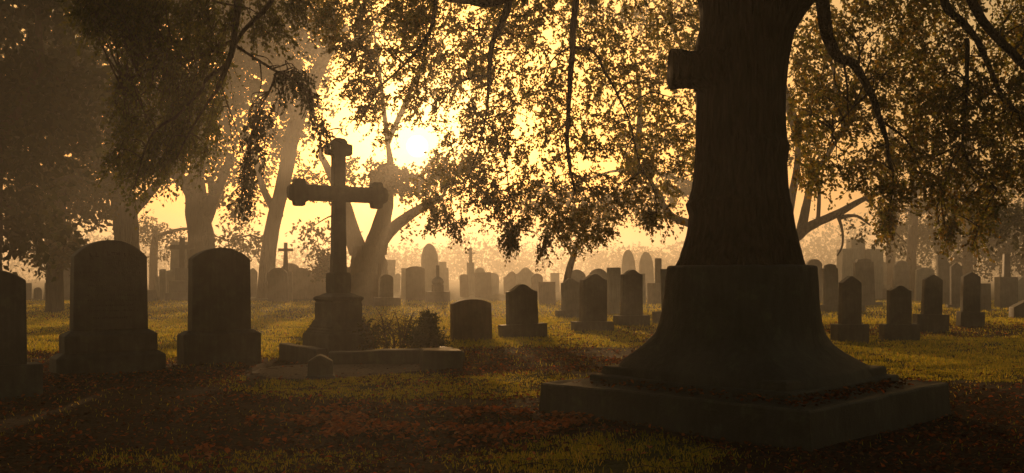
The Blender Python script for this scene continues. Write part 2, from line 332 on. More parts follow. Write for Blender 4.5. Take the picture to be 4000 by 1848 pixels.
# middle rows
specs = [
 ('round',1760,1922,1168,1186,1330,[],17,.30,'brown','low broad gravestone without a base, right of the dry bushes'),
 ('serp',1979,2104,1110,1138,1266,[(1948,2142,1254,1317)],24,.26,'dark','dark gravestone with wavy top on a wide base, next right of the low broad stone'),
 ('serp',2262,2370,1070,1093,1256,[(2227,2398,1244,1293)],22,.30,'dark','tall dark serpentine-topped gravestone in front of a paler one of the same shape'),
 ('serp',2195,2268,1086,1104,1210,[(2168,2290,1200,1247)],22,.24,'grey','greyer serpentine-topped gravestone tucked behind the left side of a tall dark one'),
 ('serp',2423,2510,1053,1072,1232,[(2395,2540,1224,1276)],22,.30,'dark','dark serpentine-topped gravestone nearest to the left side of the pedestal tree'),
 ('flat',2372,2427,1045,1045,1180,[(2370,2420,1168,1232)],20,.4,'pale','pale square pillar standing between two dark serpentine gravestones'),
 ('round',2222,2292,1053,1078,1200,[],10,.2,'grey','faded domed gravestone showing above the greyer serpentine one'),
 ('round',2302,2372,1049,1070,1205,[],10,.2,'grey','faded round-topped gravestone showing above the tall dark serpentine one'),
 ('flat',2508,2524,1068,1068,1190,[],20,.6,'pale','thin pale post-like gravestone at the right shoulder of a dark serpentine one'),
 ('flat',2537,2600,1126,1130,1186,[],12,.3,'grey','low grey block stone below the lone dark column'),
 ('flat',2586,2640,1050,1054,1215,[(2543,2660,1210,1265)],20,.3,'grey','grey slab on a block base, half hidden behind the left side of the pedestal'),
 # centre, hazy
 ('round',1050,1127,1046,1070,1183,[],8,.2,'brown','leaning round-shouldered gravestone at the left of a touching pair, left of the big cross'),
 ('round',1129,1222,1046,1080,1168,[],8,.2,'brown','broad rough-faced round gravestone at the right of a touching pair, left of the big cross'),
 ('round',1093,1172,1028,1052,1160,[],6,.2,'brown','dome-topped gravestone peeping over the touching pair'),
 ('serp',1222,1392,1016,1055,1163,[],8,.15,'brown','very wide curved-top gravestone behind the shaft of the big cross'),
 ('round',1372,1478,1061,1078,1197,[],10,.2,'brown','broad low-arched gravestone just right of the big cross'),
 ('round',1485,1535,1072,1086,1162,[(1460,1566,1158,1198)],12,.3,'brown','small dark round-topped gravestone on a wide low block'),
 ('flat',1500,1541,1015,1030,1140,[],6,.3,'pale','pale slant-topped block stone at the foot of the forked tree'),
 ('flat',1567,1590,1048,1050,1152,[],6,.4,'pale','narrow pale slab close to the left edge of a tall low-arched gravestone'),
 ('round',1586,1660,1040,1050,1172,[],8,.2,'brown','tall low-arched gravestone between the small round one and the urn monument'),
 ('round',1541,1563,1068,1080,1140,[],6,.3,'pale','very small faint round stone left of the narrow pale slab'),
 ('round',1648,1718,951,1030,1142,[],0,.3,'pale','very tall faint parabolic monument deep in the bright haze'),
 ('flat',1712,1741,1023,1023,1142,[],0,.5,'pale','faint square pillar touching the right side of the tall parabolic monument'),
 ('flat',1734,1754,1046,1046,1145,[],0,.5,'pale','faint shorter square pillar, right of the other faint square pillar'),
 ('round',1797,1831,1071,1077,1160,[],8,.3,'brown','narrow round-topped stone left of the faint cross pillar'),
 ('flat',1856,1921,1064,1066,1162,[],8,.25,'brown','square-cornered flat-topped gravestone right of the faint cross pillar'),
 ('round',1853,1897,1045,1063,1150,[],6,.3,'pale','small dome top showing above the square-cornered gravestone'),
 ('round',1900,1948,1065,1085,1150,[],6,.3,'pale','pale curved shoulder stone at the right side of the square-cornered gravestone'),
 ('serp',1968,2034,1060,1082,1150,[],8,.2,'brown','hazy gravestone with sloping shoulders just above the wavy-topped one'),
 ('serp',2012,2092,1044,1070,1150,[],6,.2,'pale','faint wide bell-topped gravestone behind the sloping-shouldered one'),
 ('round',2075,2120,1068,1085,1165,[],8,.3,'brown','small rounded stone above a low flat one, right of the bell-topped one'),
 ('flat',2104,2170,1101,1106,1190,[],12,.25,'brown','low flat-topped grey stone with softened corners, right of the wavy-topped one'),
 ('flat',2150,2185,1066,1066,1140,[],4,.4,'pale','faint blocky stone in the haze left of the slim leaning tree'),
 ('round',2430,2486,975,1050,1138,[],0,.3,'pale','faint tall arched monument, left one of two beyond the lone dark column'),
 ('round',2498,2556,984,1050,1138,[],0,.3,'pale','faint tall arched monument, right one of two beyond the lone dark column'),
 # far left
 ('round',243,340,1035,1062,1172,[],20,.2,'grey','hazy round-topped gravestone peeping out left of the large inscribed one'),
 ('round',178,262,1100,1106,1172,[],18,.3,'grey','low wide flat-arched stone left of the hazy round-topped one'),
 ('flat',88,124,1106,1108,1168,[],12,.3,'grey','small square faded stone at the far left'),
 ('round',133,166,1122,1134,1170,[],12,.4,'grey','tiny rounded stone between the small square one and the low wide one'),
 ('flat',568,610,1132,1134,1180,[],15,.6,'grey','low dark stepped block right beside the inscribed gravestone'),
 ('flat',608,622,1080,1080,1160,[],10,.6,'pale','very thin pale upright slab left of the stepped cross monument'),
 ('flat',624,650,1052,1052,1172,[],10,.5,'pale','pale upright slab beside the stepped base of the cross monument'),
 ('gable',968,1004,1046,1062,1160,[],8,.3,'pale','faint slant-shouldered stone right behind the plain dark gravestone'),
 # right side
 ('round',3146,3208,1012,1034,1185,[],6,.3,'grey','hazy rounded tall gravestone touching the right edge of the pedestal'),
 ('tab',3216,3276,1031,1048,1190,[(3180,3392,1182,1222)],6,.3,'grey','gravestone with a small raised middle on a very long low kerb, right of the pedestal'),
 ('gable',3275,3362,1078,1104,1266,[(3247,3391,1264,1342)],14,.40,'dark','tall black pointed gravestone on a block base, nearest to the right of the pedestal'),
 ('serp',3466,3557,1115,1134,1266,[(3440,3590,1258,1336)],6,.30,'dark','squat black curved-top gravestone on a wide crumbling base'),
 ('gable',3598,3674,1072,1093,1228,[(3565,3699,1222,1297)],4,.32,'dark','black peaked gravestone on a wide base, third of the dark row right of the pedestal'),
 ('gable',3753,3824,1062,1082,1218,[(3740,3842,1214,1279)],2,.34,'dark','black peaked gravestone on a narrow block base, rightmost of the dark row'),
 ('flat',3818,3869,1107,1112,1210,[(3812,3892,1203,1215)],0,.4,'grey','low grey square stone touching the right side of the rightmost black one'),
 ('tab',3486,3546,1018,1034,1130,[(3445,3556,1112,1168)],4,.3,'grey','hazy gravestone with raised centre, standing above the squat curved one'),
 ('slant',3665,3717,998,1036,1192,[],0,.35,'grey','tall stone with a broken slanting top behind the third black gravestone'),
 ('serp',3713,3758,1026,1040,1190,[(3695,3765,1178,1203)],-4,.4,'grey','narrow round-headed stone standing against the one with the broken top'),
 ('round',3575,3645,1045,1056,1180,[],-6,.3,'pale','pale curve-topped stone behind the third black gravestone, left side'),
 ('flat',3561,3602,1037,1040,1150,[],-4,.3,'grey','pale boxy stone half hidden behind the curve-topped one'),
 ('flat',3286,3345,1031,1031,1165,[],4,.3,'grey','square grey block behind the nearest black pointed gravestone'),
 ('tab',3341,3417,1010,1024,1182,[(3335,3450,1166,1196)],4,.3,'grey','grey gravestone with streaked face and small knob on top, right of the square grey block'),
 ('flat',3409,3444,1078,1080,1165,[],4,.4,'grey','small square stone at the right side of the streaked one'),
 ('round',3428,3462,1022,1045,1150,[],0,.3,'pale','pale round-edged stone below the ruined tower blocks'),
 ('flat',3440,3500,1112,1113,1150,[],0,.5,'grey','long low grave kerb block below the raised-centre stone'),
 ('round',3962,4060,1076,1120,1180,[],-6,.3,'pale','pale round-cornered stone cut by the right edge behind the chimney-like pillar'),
 ('gable',3950,4080,1170,1200,1245,[],-10,.5,'dark','low dark stone with sloping top at the right edge of the picture'),
]
for s in specs:
    grave(*s, lean=random.uniform(-2.2, 2.2))

def block(parent, name, w, d, z0, z1, mat, x=0, y=0, rz=0, bev=.01, chamf=0):
    o = bm_obj(name, box_bm(w, d, z0, z1, chamf, bev), M[mat], parent); o.location = (x, y, 0); o.rotation_euler.z = rz; return o
def flare(parent, name, rings, mat, bev=.006):
    """square-plan moulded block: rings of (side, z)"""
    b = bmesh.new(); rr = []
    for s, z in rings: rr.append([b.verts.new((sx*s/2, sy*s/2, z)) for sx, sy in ((-1,-1),(1,-1),(1,1),(-1,1))])
    for a, c in zip(rr, rr[1:]):
        for i in range(4): b.faces.new((a[i], a[(i+1)%4], c[(i+1)%4], c[i]))
    b.faces.new(rr[0][::-1]); b.faces.new(rr[-1])
    bmesh.ops.bevel(b, geom=list(b.edges), offset=bev, segments=2, affect='EDGES')
    wear(b, .004, 6)
    return bm_obj(name, b, M[mat], parent)

# ------------------------------------------------------------------ the big cross monument
big = empty('cross_monument', ((1322-CX)/F*14.2, 14.2, 0), R(40), 'tall dark stone cross with knobbed ends on a stepped moulded pedestal', 'cross monument')
def cross_outline():
    zc, hw = 2.47, .095
    ah = .118
    P = []
    def arm(L, h):   # outline of one arm, from lower root to upper root, along +x
        return [(hw, -h), (L-.27, -h), (L-.26, -.19), (L-.24, -.205), (L-.12, -.205), (L-.095, -.19), (L-.09, -.128), (L-.05, -.12), (L-.012, -.08), (L, 0),
                (L-.012, .08), (L-.05, .12), (L-.09, .128), (L-.095, .19), (L-.12, .205), (L-.24, .205), (L-.26, .19), (L-.27, h), (hw, h)]
    right = [(x, zc+z) for x, z in arm(.79, ah)]
    top = [(-z, zc+x) for x, z in arm(.86, .098)][1:-1]
    left = [(-x, zc-z) for x, z in arm(.79, ah)]
    foot = [(-.112, 1.24), (.112, 1.24)]
    return foot + right + top + left
bm = prism_bm(cross_outline(), .17, .018)
wear(bm, .004, 9)
cr = bm_obj('cross', bm, M['dark'], big); cr.rotation_euler.z = R(-12)
flare(big, 'die_block', [(.27,.93),(.285,1.0),(.285,1.2),(.27,1.25),(.24,1.262)], 'dark')
flare(big, 'neck_moulding', [(.51,.80),(.51,.825),(.57,.84),(.58,.87),(.56,.89),(.47,.90),(.38,.925),(.33,.945)], 'dark', .012)
flare(big, 'pedestal_block', [(.63,.44),(.59,.485),(.59,.50),(.55,.53),(.53,.55),(.53,.79),(.51,.812)], 'dark')
flare(big, 'lower_moulding', [(.745,.33),(.745,.362),(.70,.372),(.70,.405),(.65,.415),(.65,.452)], 'dark')
flare(big, 'base', [(.81,-.05),(.80,.318),(.78,.338)], 'dark')

# kerb stones of the grave plot in front of it
def beam(name, pts, w, h0, h1, mat, label=None, cat=None, parent=None, wob=.02, sub=10):
    """long stone bar along pts (x, y) with uneven top"""
    P = []
    for a, c in zip(pts, pts[1:]):
        for s in range(sub): P.append(Vector(a).lerp(Vector(c), s/sub))
    P.append(Vector(pts[-1])); b = bmesh.new(); rr = []
    for i, p in enumerate(P):
        q = P[min(i+1, len(P)-1)]-P[max(i-1, 0)]; q.normalize(); n = Vector((-q.y, q.x))
        u = i/(len(P)-1); h = h0*(1-u)+h1*u+wob*mn.noise(Vector((p.x*2.2, p.y*2.2, 3)))
        e = .012
        rr.append([b.verts.new((*(p+n*k), z)) for k, z in ((-w/2,-.05),(-w/2,h-e),(-w/2+e,h),(w/2-e,h),(w/2,h-e),(w/2,-.05))])
    for a, c in zip(rr, rr[1:]):
        for k in range(5): b.faces.new((a[k], c[k], c[k+1], a[k+1]))
    b.faces.new(rr[0]); b.faces.new(rr[-1][::-1]); bmesh.ops.recalc_face_normals(b, faces=b.faces); wear(b, .005, 6)
    o = bm_obj(name, b, M[mat], parent)
    if label: tag(o, label, cat)
    return o
kerb = empty('grave_kerb', (-2.0, 13, 0), 0, 'dark low stone kerb edging the plot at the foot of the big cross', 'grave kerb')
for nm, pts, w, a, c in (('side_kerb', [(-3.30,13.35),(-2.62,12.72)], .17, .24, .2), ('front_kerb', [(-2.50,12.62),(-1.6,12.72),(-.82,12.62)], .26, .17, .22), ('back_kerb', [(-.74,12.95),(-1.1,14.2)], .16, .14, .12)):
    o = beam('kerb_stone', [(x+2.0, y-13) for x, y in pts], w, a, c, 'dark', parent=kerb)
o = bm_obj('stone_block', box_bm(.52, .42, -.05, .25, .01, .014), M['dark']); o.location = (-.93, 12.02, 0); o.rotation_euler = (0, R(2), R(12)); tag(o, 'dark rectangular stone block at the right end of the grave kerb', 'stone block')
mk = empty('grave_marker', ((1252-CX)/F*11.05, 11.05, 0), R(10), 'small dark gabled marker stone standing on the gravel in front of the big cross', 'grave marker')
b = prism_bm([(-.15,-.05),(.15,-.05),(.145,.185),(.05,.245),(0,.262),(-.05,.245),(-.145,.185)], .2, .014); wear(b, .006, 12); bm_obj('slab', b, M['dark'], mk)
bm_obj('foot', box_bm(.34, .27, -.05, .028, .012, .008), M['dark'], mk)

# ------------------------------------------------------------------ smaller cross and urn monuments
def latin(parent, w, h, t, zarm, th, d, z0, mat, flarefoot=0):
    pts = [(-th/2-flarefoot, z0), (th/2+flarefoot, z0), (th/2, zarm-t/2), (w/2, zarm-t/2), (w/2, zarm+t/2), (th/2, zarm+t/2), (th/2, h), (-th/2, h), (-th/2, zarm+t/2), (-w/2, zarm+t/2), (-w/2, zarm-t/2), (-th/2, zarm-t/2)]
    b = prism_bm(pts, d, .01); return bm_obj('cross', b, M[mat], parent)
def zpx(py, Y): return H+(HOR-py)/F*Y
Y = 46.0; s = Y/F
c1 = empty('cross_monument', ((712-CX)*s, Y, 0), R(14), 'plain square-armed cross on a broad stepped base, between the two round-topped dark gravestones', 'cross monument')
latin(c1, 90*s, zpx(929, Y), 17*s, zpx(966, Y), 20*s, .2, zpx(1047, Y), 'dark')
block(c1, 'upper_block', 66*s, .7, zpx(1096, Y), zpx(1047, Y), 'grey', 10*s)
block(c1, 'middle_step', 92*s, .95, zpx(1143, Y), zpx(1097, Y), 'grey', 2*s)
block(c1, 'lower_step', 122*s, 1.2, -.05, zpx(1144, Y), 'grey', 4*s)
Y = 56.0; s = Y/F
o = empty('obelisk_monument', ((725-CX)*s, Y, 0), R(5), 'tall pale pillar monument looming in the haze behind the square-armed cross', 'monument')
flare(o, 'shaft', [(104*s*.9, zpx(1060, Y)), (100*s*.86, zpx(945, Y))], 'pale')
flare(o, 'base', [(150*s*.9, -.05), (150*s*.9, zpx(1064, Y)), (110*s*.9, zpx(1056, Y))], 'pale')
Y = 44.0; s = Y/F
c2 = empty('cross_monument', ((1104-CX)*s, Y+.6, 0), R(10), 'slim cross with flaring foot rising behind the touching pair of round gravestones', 'cross monument')
latin(c2, 58*s, zpx(946, Y), 12*s, zpx(975, Y), 14*s, .16, zpx(1060, Y), 'brown', 4*s)
block(c2, 'pedestal', 52*s, .6, -.05, zpx(1060, Y)+.002, 'brown')
Y = 60.0; s = Y/F
c3 = empty('cross_monument', ((1838-CX)*s, Y, 0), R(4), 'faint thin-armed cross on a tall pale pillar far off in the haze', 'cross monument')
latin(c3, 36*s, zpx(967, Y), 5*s, zpx(989, Y), 13*s, .2, zpx(1026, Y), 'pale')
block(c3, 'pillar', 28*s, .5, -.05, zpx(1026, Y)+.002, 'pale')
# urn monument
def lathe(parent, name, prof, mat, n=28):
    V = []; Fc = []
    for r, z in prof:
        for k in range(n): a = 2*math.pi*k/n; V.append((r*math.cos(a), r*math.sin(a), z))
    for i in range(len(prof)-1):
        for k in range(n): Fc.append((i*n+k, i*n+(k+1)%n, (i+1)*n+(k+1)%n, (i+1)*n+k))
    return np_mesh(name, V, Fc, M[mat], parent, smooth=True)
Y = GY(1184); s = Y/F
u = empty('urn_monument', ((1707-CX)*s, Y+.4, 0), R(12), 'squat stone urn with a thin square chimney-like stem on a wide block', 'urn monument')
block(u, 'base', 92*s, .6, -.05, zpx(1139, Y), 'brown')
block(u, 'pedestal', 44*s, .42, zpx(1139, Y)-.002, zpx(1112, Y), 'brown')
q = zpx(1112, Y)
lathe(u, 'urn', [(0,q),(19*s,q),(23*s,q+6*s),(24*s,q+13*s),(21*s,q+21*s),(13*s,q+27*s),(9*s,q+30*s),(0,q+31*s)], 'grey')
block(u, 'stem', 12*s, .11, q+28*s, zpx(1036, Y), 'dark')
# lone columns
Y = 40.0; s = Y/F
o = empty('column_monument', ((2571-CX)*s, Y, 0), R(14), 'lone dark square column just left of the pedestal tree', 'column')
block(o, 'shaft', 21*s, .22, zpx(1106, Y), zpx(1009, Y), 'dark')
block(o, 'base', 66*s, .7, -.05, zpx(1106, Y)+.002, 'grey')
Y = GY(1204); s = Y/F
o = empty('column_monument', ((3947-CX)*s, Y+.3, 0), R(-8), 'dark chimney-like tapered column on a tall square pedestal at the right edge', 'column')
flare(o, 'shaft', [(.24, zpx(1083, Y)), (.19, zpx(992, Y))], 'dark')
block(o, 'pedestal', 66*s, .6, -.05, zpx(1082, Y), 'grey')
# ruined blocks
Y = 50.0; s = Y/F
rb = empty('ruined_monument', ((3345-CX)*s, Y, 0), R(3), 'cluster of tall weathered stone blocks with broken tops, hazy, right of the pedestal tree', 'monument')
def ruin(x0, x1, yt, slope, tap, mt, dy):
    w = (x1-x0)*s; zt = zpx(yt, Y)
    pts = [(-w/2*(1+tap), -.05), (w/2*(1+tap), -.05), (w/2, zt-slope)] + [(w/2*(1-2*k/8), zt-slope*(1-k/8)+.05*mn.noise(Vector((k*1.7, x0, 0)))) for k in range(1, 8)] + [(-w/2, zt)]
    b = prism_bm(pts, .8, .03); wear(b, .03, 2); o = bm_obj('block', b, M[mt], rb); o.location = (((x0+x1)/2-3345)*s, dy, 0)
ruin(3266, 3332, 975, -.1, .12, 'pale', -.4); ruin(3330, 3384, 932, .02, .05, 'pale', .5); ruin(3384, 3437, 974, 0, 0, 'pale', -.1)

# ------------------------------------------------------------------ tubes, twigs and leaves
def tube(points, radii, n=8, rough=0.0, cap=True):
    V = []; Fc = []; P = [Vector(p) for p in points]
    up = Vector((0.13, .9, .4)).normalized(); m = len(P)
    for i, p in enumerate(P):
        t = (P[min(i+1, m-1)]-P[max(i-1, 0)]); t = t.normalized() if t.length > 1e-7 else Vector((0, 0, -1))
        a = t.cross(up); a = a.normalized() if a.length > 1e-4 else Vector((1, 0, 0)); b = t.cross(a)
        for k in range(n):
            an = 2*math.pi*k/n; r = radii[i]
            if rough: r *= 1+rough*mn.noise(Vector((math.cos(an)*2, math.sin(an)*2, i*.35+p.x)))
            V.append(p+(a*math.cos(an)+b*math.sin(an))*r)
    for i in range(m-1):
        for k in range(n): Fc.append((i*n+k, i*n+(k+1)%n, (i+1)*n+(k+1)%n, (i+1)*n+k))
    return V, Fc
def spline(pts, sub=5):
    P = [Vector(p) for p in pts]; out = []
    for i in range(len(P)-1):
        p0, p1, p2, p3 = P[max(i-1, 0)], P[i], P[i+1], P[min(i+2, len(P)-1)]
        for s in range(sub):
            t = s/sub
            out.append(.5*((2*p1)+(p2-p0)*t+(2*p0-5*p1+4*p2-p3)*t*t+(3*p1-p0-3*p2+p3)*t**3))
    out.append(P[-1]); return out
class Geo:
    def __init__(s): s.V = []; s.F = []; s.n = 0
    def add(s, V, Fc):
        V = np.array([tuple(v) for v in V], np.float32) if not isinstance(V, np.ndarray) else V
        s.V.append(V); s.F.append(np.asarray(Fc, np.int32)+s.n); s.n += len(V)
    def curve(s, pts, r0, r1, n=7, sub=5, rough=.25, pw=1.0):
        P = spline(pts, sub); m = len(P)
        P = [p + mn.noise_vector(p*3)*min(.02, r0*.5) if 0 < i < m-1 else p for i, p in enumerate(P)]
        s.add(*tube(P, [r0+(r1-r0)*(i/(m-1))**pw for i in range(m)], n, rough)); return P
    def build(s, name, mat, parent=None, smooth=True):
        return np_mesh(name, np.concatenate(s.V), np.concatenate(s.F), mat, parent, smooth)
def unit(a): return a/np.maximum(np.linalg.norm(a, axis=1, keepdims=True), 1e-6)
def leaf_arrays(c, d, l, w):
    """c, d (n, 3) stems and directions; l, w (n,)"""
    n = len(c); s = unit(np.cross(d, rng.normal(size=(n, 3)))); nn = np.cross(d, s)
    l = l[:, None]; w = w[:, None]; f = rng.uniform(-.25, .25, (n, 1))*l
    V = np.stack([c, c+d*l*.45+s*w+nn*f*.5, c+d*l-nn*f, c+d*l*.45-s*w+nn*f*.5], 1).reshape(-1, 3)
    return V, np.arange(4*n).reshape(n, 4)
def sprays(seeds, dirs, L, K, leaf, mat, parent, name='foliage', twigs=None, droop=.35, wr=.32, spread=.8):
    """each seed grows one drooping twig with K leaves"""
    n = len(seeds); seeds = np.asarray(seeds, float); dirs = unit(np.asarray(dirs, float))
    Ls = L*rng.uniform(.6, 1.3, n)
    t = (np.arange(K)+.5)/K
    T = t[None, :, None]*Ls[:, None, None]
    pos = seeds[:, None, :]+dirs[:, None, :]*T+np.array([0, 0, -1.])*droop*(T**2)/L
    pos += rng.normal(size=pos.shape)*.05*L*3**.5*(.4+.6*t[None, :, None])
    ld = unit((np.repeat(dirs[:, None, :], K, 1)+rng.normal(size=pos.shape)*spread+np.array([0, 0, -.35])).reshape(-1, 3))
    c = pos.reshape(-1, 3); l = leaf*rng.uniform(.6, 1.35, len(c))
    V, Fc = leaf_arrays(c, ld, l, l*wr)
    o = np_mesh(name, V, Fc, mat, parent)
    if twigs is not None:
        for i in range(n):
            a = seeds[i]; p = [a+dirs[i]*Ls[i]*q+np.array([0, 0, -1.])*droop*(Ls[i]*q)**2/L for q in (0, .5, 1)]
            twigs.add(*tube(p, [.0035, .0025, .001], 3))
    return o

def inpoly(px, py, poly):
    c = False; j = len(poly)-1
    for i in range(len(poly)):
        (xi, yi), (xj, yj) = poly[i], poly[j]
        if (yi > py) != (yj > py) and px < (xj-xi)*(py-yi)/(yj-yi)+xi: c = not c
        j = i
    return c
SUNPX = (1630, 575)
def sun_gap(v, r=52):
    """keep the opening in the canopy through which the sun shines"""
    if v.y < 1: return False
    return math.hypot(CX+F*v.x/v.y-SUNPX[0], HOR-F*(v.z-H)/v.y-SUNPX[1]) < r
def zone(poly, Y0, Y1, n, gap=.0, nscale=2.9, seed=0, flow=None, thin=None):
    xs = [p[0] for p in poly]; ys = [p[1] for p in poly]; out = []; dirs = []; tries = 0
    while len(out) < n and tries < n*40:
        tries += 1
        px = random.uniform(min(xs), max(xs)); py = random.uniform(min(ys), max(ys))
        jx = px+random.gauss(0, 14); jy = py+random.gauss(0, 14)
        if not inpoly(jx, jy, poly): continue
        v = W(px, py, random.uniform(Y0, Y1))
        if mn.fractal(Vector((v.x*nscale+seed, v.y*.5, v.z*nscale)), 1, 2, 4) < gap+random.uniform(-.12, .12): continue
        if thin and random.random() > thin(px, py): continue
        if sun_gap(v, random.uniform(70, 120)): continue
        out.append(v); f = flow or (0, 0, -1)
        dirs.append((f[0]+random.gauss(0, .45), f[1]+random.gauss(0, .4), f[2]+random.gauss(0, .4)))
    return out, dirs
def connect(geo, seeds, trunk_pts, every=9, r0=.014, lmax=1.15):
    """side branches running from the limbs to groups of twigs"""
    T = np.array([tuple(p) for p in trunk_pts])
    for v in seeds[::every]:
        a = np.array(tuple(v)); w = T-a; cost = np.linalg.norm(w, axis=1)-w[:, 2]*.25+rng.uniform(0, .35, len(T))
        q = T[int(np.argmin(cost))]; L = float(np.linalg.norm(q-a))
        if L > lmax or L < .05: continue
        m1 = q*.65+a*.35+np.array([0, 0, .10*L])+rng.normal(size=3)*.05*L
        m2 = q*.3+a*.7+np.array([0, 0, .12*L])+rng.normal(size=3)*.05*L
        geo.curve([q, m1, m2, a], r0*(.5+.5*min(1, L)), .003, n=4, sub=3, rough=0)

# ------------------------------------------------------------------ the pedestal and the great tree on it
PC = Vector((2.03, 8.15, 0))
ped = empty('tree_pedestal', PC, 0, 'massive dark flared stone pedestal on a square slab, a tree growing from its top', 'pedestal')
def slab_ring(hd, z, ang=R(45)):   # square with corners pointing at the viewer
    return [(hd*math.cos(ang*2*k-math.pi/2)*1.0, hd*math.sin(ang*2*k-math.pi/2), z) for k in range(4)]
def square_slab(name, hds, sub=14, ox=0, oy=0, amp=.012, sx=1.0):
    b = bmesh.new(); rr = []
    for hd, z in hds:
        c = slab_ring(hd, z); ring = []
        for k in range(4):
            A, B = Vector(c[k]), Vector(c[(k+1)%4])
            for s_ in range(sub): 
                p = A.lerp(B, s_/sub); ring.append(b.verts.new((p.x*sx+ox, p.y+oy, p.z)))
        rr.append(ring)
    n = len(rr[0])
    for a, c in zip(rr, rr[1:]):
        for i in range(n): b.faces.new((a[i], a[(i+1)%n], c[(i+1)%n], c[i]))
    b.faces.new(rr[-1])
    for v in b.verts: v.co += mn.noise_vector(v.co*2.5)*amp
    return bm_obj(name, b, M['ped'], ped)
square_slab('ground_slab', [(1.80,-.1),(1.775,.10),(1.762,.248),(1.748,.264),(1.70,.266),(1.60,.25),(1.35,.27)], sx=1.02, ox=.03, sub=40, amp=.016)
square_slab('upper_step', [(1.375,.20),(1.37,.318),(1.355,.330),(1.27,.335),(1.262,.34),(1.258,.392),(1.24,.404),(1.1,.41)], oy=.03, ox=.03, amp=.007)
# flared body, half-widths measured on both sides
prof = [(1430,2412,3400),(1418,2422,3375),(1400,2442,3342),(1375,2475,3297),(1345,2515,3255),(1300,2560,3222),(1250,2580,3205),(1200,2590,3195),(1120,2597,3190),(1060,2603,3186),(1047,2603,3186),(1041,2606,3183),(1038,2614,3174)]
Yp = 8.15
V = []; Fc = []; n = 96
zz = [(zpx(py, Yp), l, r) for py, l, r in prof]
zz = [(.33, 2405, 3415)]+zz
fine = []
for a, c in zip(zz, zz[1:]):
    for s_ in range(3): fine.append(tuple(a[k]+(c[k]-a[k])*s_/3 for k in range(3)))
fine.append(zz[-1])
for z, l, r in fine:
    cxp = ((l+r)/2-CX)/F*Yp-PC.x; hw = (r-l)/2/F*Yp
    ex = 1.28+.35*sm(.5, .9, z)
    for k in range(n):
        a = 2*math.pi*k/n; c_, s_ = math.cos(a), math.sin(a)
        rr = hw/((abs(c_)**ex+abs(s_)**ex)**(1/ex))
        rr *= 1+.022*mn.noise(Vector((c_*3, s_*3, z*1.3)))+.01*mn.noise(Vector((c_*14, s_*14, z*9)))
        V.append((cxp+rr*c_, rr*s_, z+.01*mn.noise(Vector((c_*5, s_*5, 9)))))
m = len(fine)
for i in range(m-1):
    for k in range(n): Fc.append((i*n+k, i*n+(k+1)%n, (i+1)*n+(k+1)%n, (i+1)*n+k))
body = np_mesh('flared_body', V, Fc, M['ped'], ped, smooth=True)
square_cap = bmesh.new()
ringv = [square_cap.verts.new(V[(m-1)*n+k]) for k in range(n)]; square_cap.faces.new(ringv); bm_obj('top_face', square_cap, M['ped'], ped)

tree = empty('great_tree', (PC.x, PC.y, 1.28), 0, 'huge dark tree with drooping leafy branches, growing from the stone pedestal', 'tree')
TO = Vector((PC.x, PC.y, 1.28))
def rel(o):   # geometry was laid out in world coordinates
    o.location = -o.parent.location if o.parent and o.parent.type == 'EMPTY' else (0, 0, 0); return o
tp = [(1046,2640,3136),(1030,2647,3130),(1012,2655,3124),(990,2662,3119),(960,2672,3112),(920,2684,3103),(880,2692,3096),(840,2696,3090),(812,2688,3086),(795,2684,3080),(778,2695,3076),(740,2706,3072),(690,2712,3069),(640,2717,3067),(600,2719,3073),(575,2720,3078),(550,2722,3068),(500,2722,3064),(430,2722,3062),(370,2722,3064),(300,2722,3070),(230,2722,3078),(190,2720,3084),(150,2726,3092),(110,2738,3108),(60,2740,3140),(0,2733,3185),(-60,2715,3250),(-120,2690,3330),(-200,2650,3370)]
V = []; Fc = []; n = 120
fine = []
for a, c in zip(tp, tp[1:]):
    k_ = max(2, int((a[0]-c[0])/14))
    for s_ in range(k_): fine.append(tuple(a[k]+(c[k]-a[k])*s_/k_ for k in range(3)))
fine.append(tp[-1])
for py, l, r in fine:
    z = zpx(py, Yp); cxw = ((l+r)/2-CX)/F*Yp; hw = (r-l)/2/F*Yp
    flat = 1-.35*sm(3.3, 4.2, z)
    for k in range(n):
        a = 2*math.pi*k/n; c_, s_ = math.cos(a), math.sin(a)
        rr = hw*(1+.05*mn.noise(Vector((c_*1.8+3, s_*1.8, z*.6)))*abs(s_)+.022*mn.noise(Vector((c_*9, s_*9, z*.9)))+.016*mn.noise(Vector((c_*22, s_*22, z*2.2))))
        rr *= 1+.10*(1-sm(1.27, 1.42, z))*max(-.2, mn.noise(Vector((c_*4+1, s_*4, 2))))
        V.append((cxw+rr*c_, Yp+rr*s_*flat, z+.03*(1-sm(1.27, 1.36, z))*mn.noise(Vector((c_*6, s_*6, 5)))))
m = len(fine)
for i in range(m-1):
    for k in range(n): Fc.append((i*n+k, i*n+(k+1)%n, (i+1)*n+(k+1)%n, (i+1)*n+k))
trunk = rel(np_mesh('trunk', V, Fc, M['bark'], tree, smooth=True))
# sawn stub on the left of the trunk
g = Geo(); s0 = W(2790, 272, 8.0)
pts = [(2830,275,.30),(2760,274,.225),(2738,273,.185),(2715,272,.155),(2690,270,.158),(2650,268,.172),(2628,268,.178),(2618,268,.17)]
Vs, Fs = tube([W(a, b_, 8.05) for a, b_, r_ in pts], [r_ for *_, r_ in pts], 26, .12)
bm = bmesh.new(); vv = [bm.verts.new(v) for v in Vs]
for f in Fs: bm.faces.new([vv[i] for i in f])
bm.faces.new(vv[-26:]); bmesh.ops.recalc_face_normals(bm, faces=bm.faces)
rel(bm_obj('branch_stub', bm, M['bark'], tree))

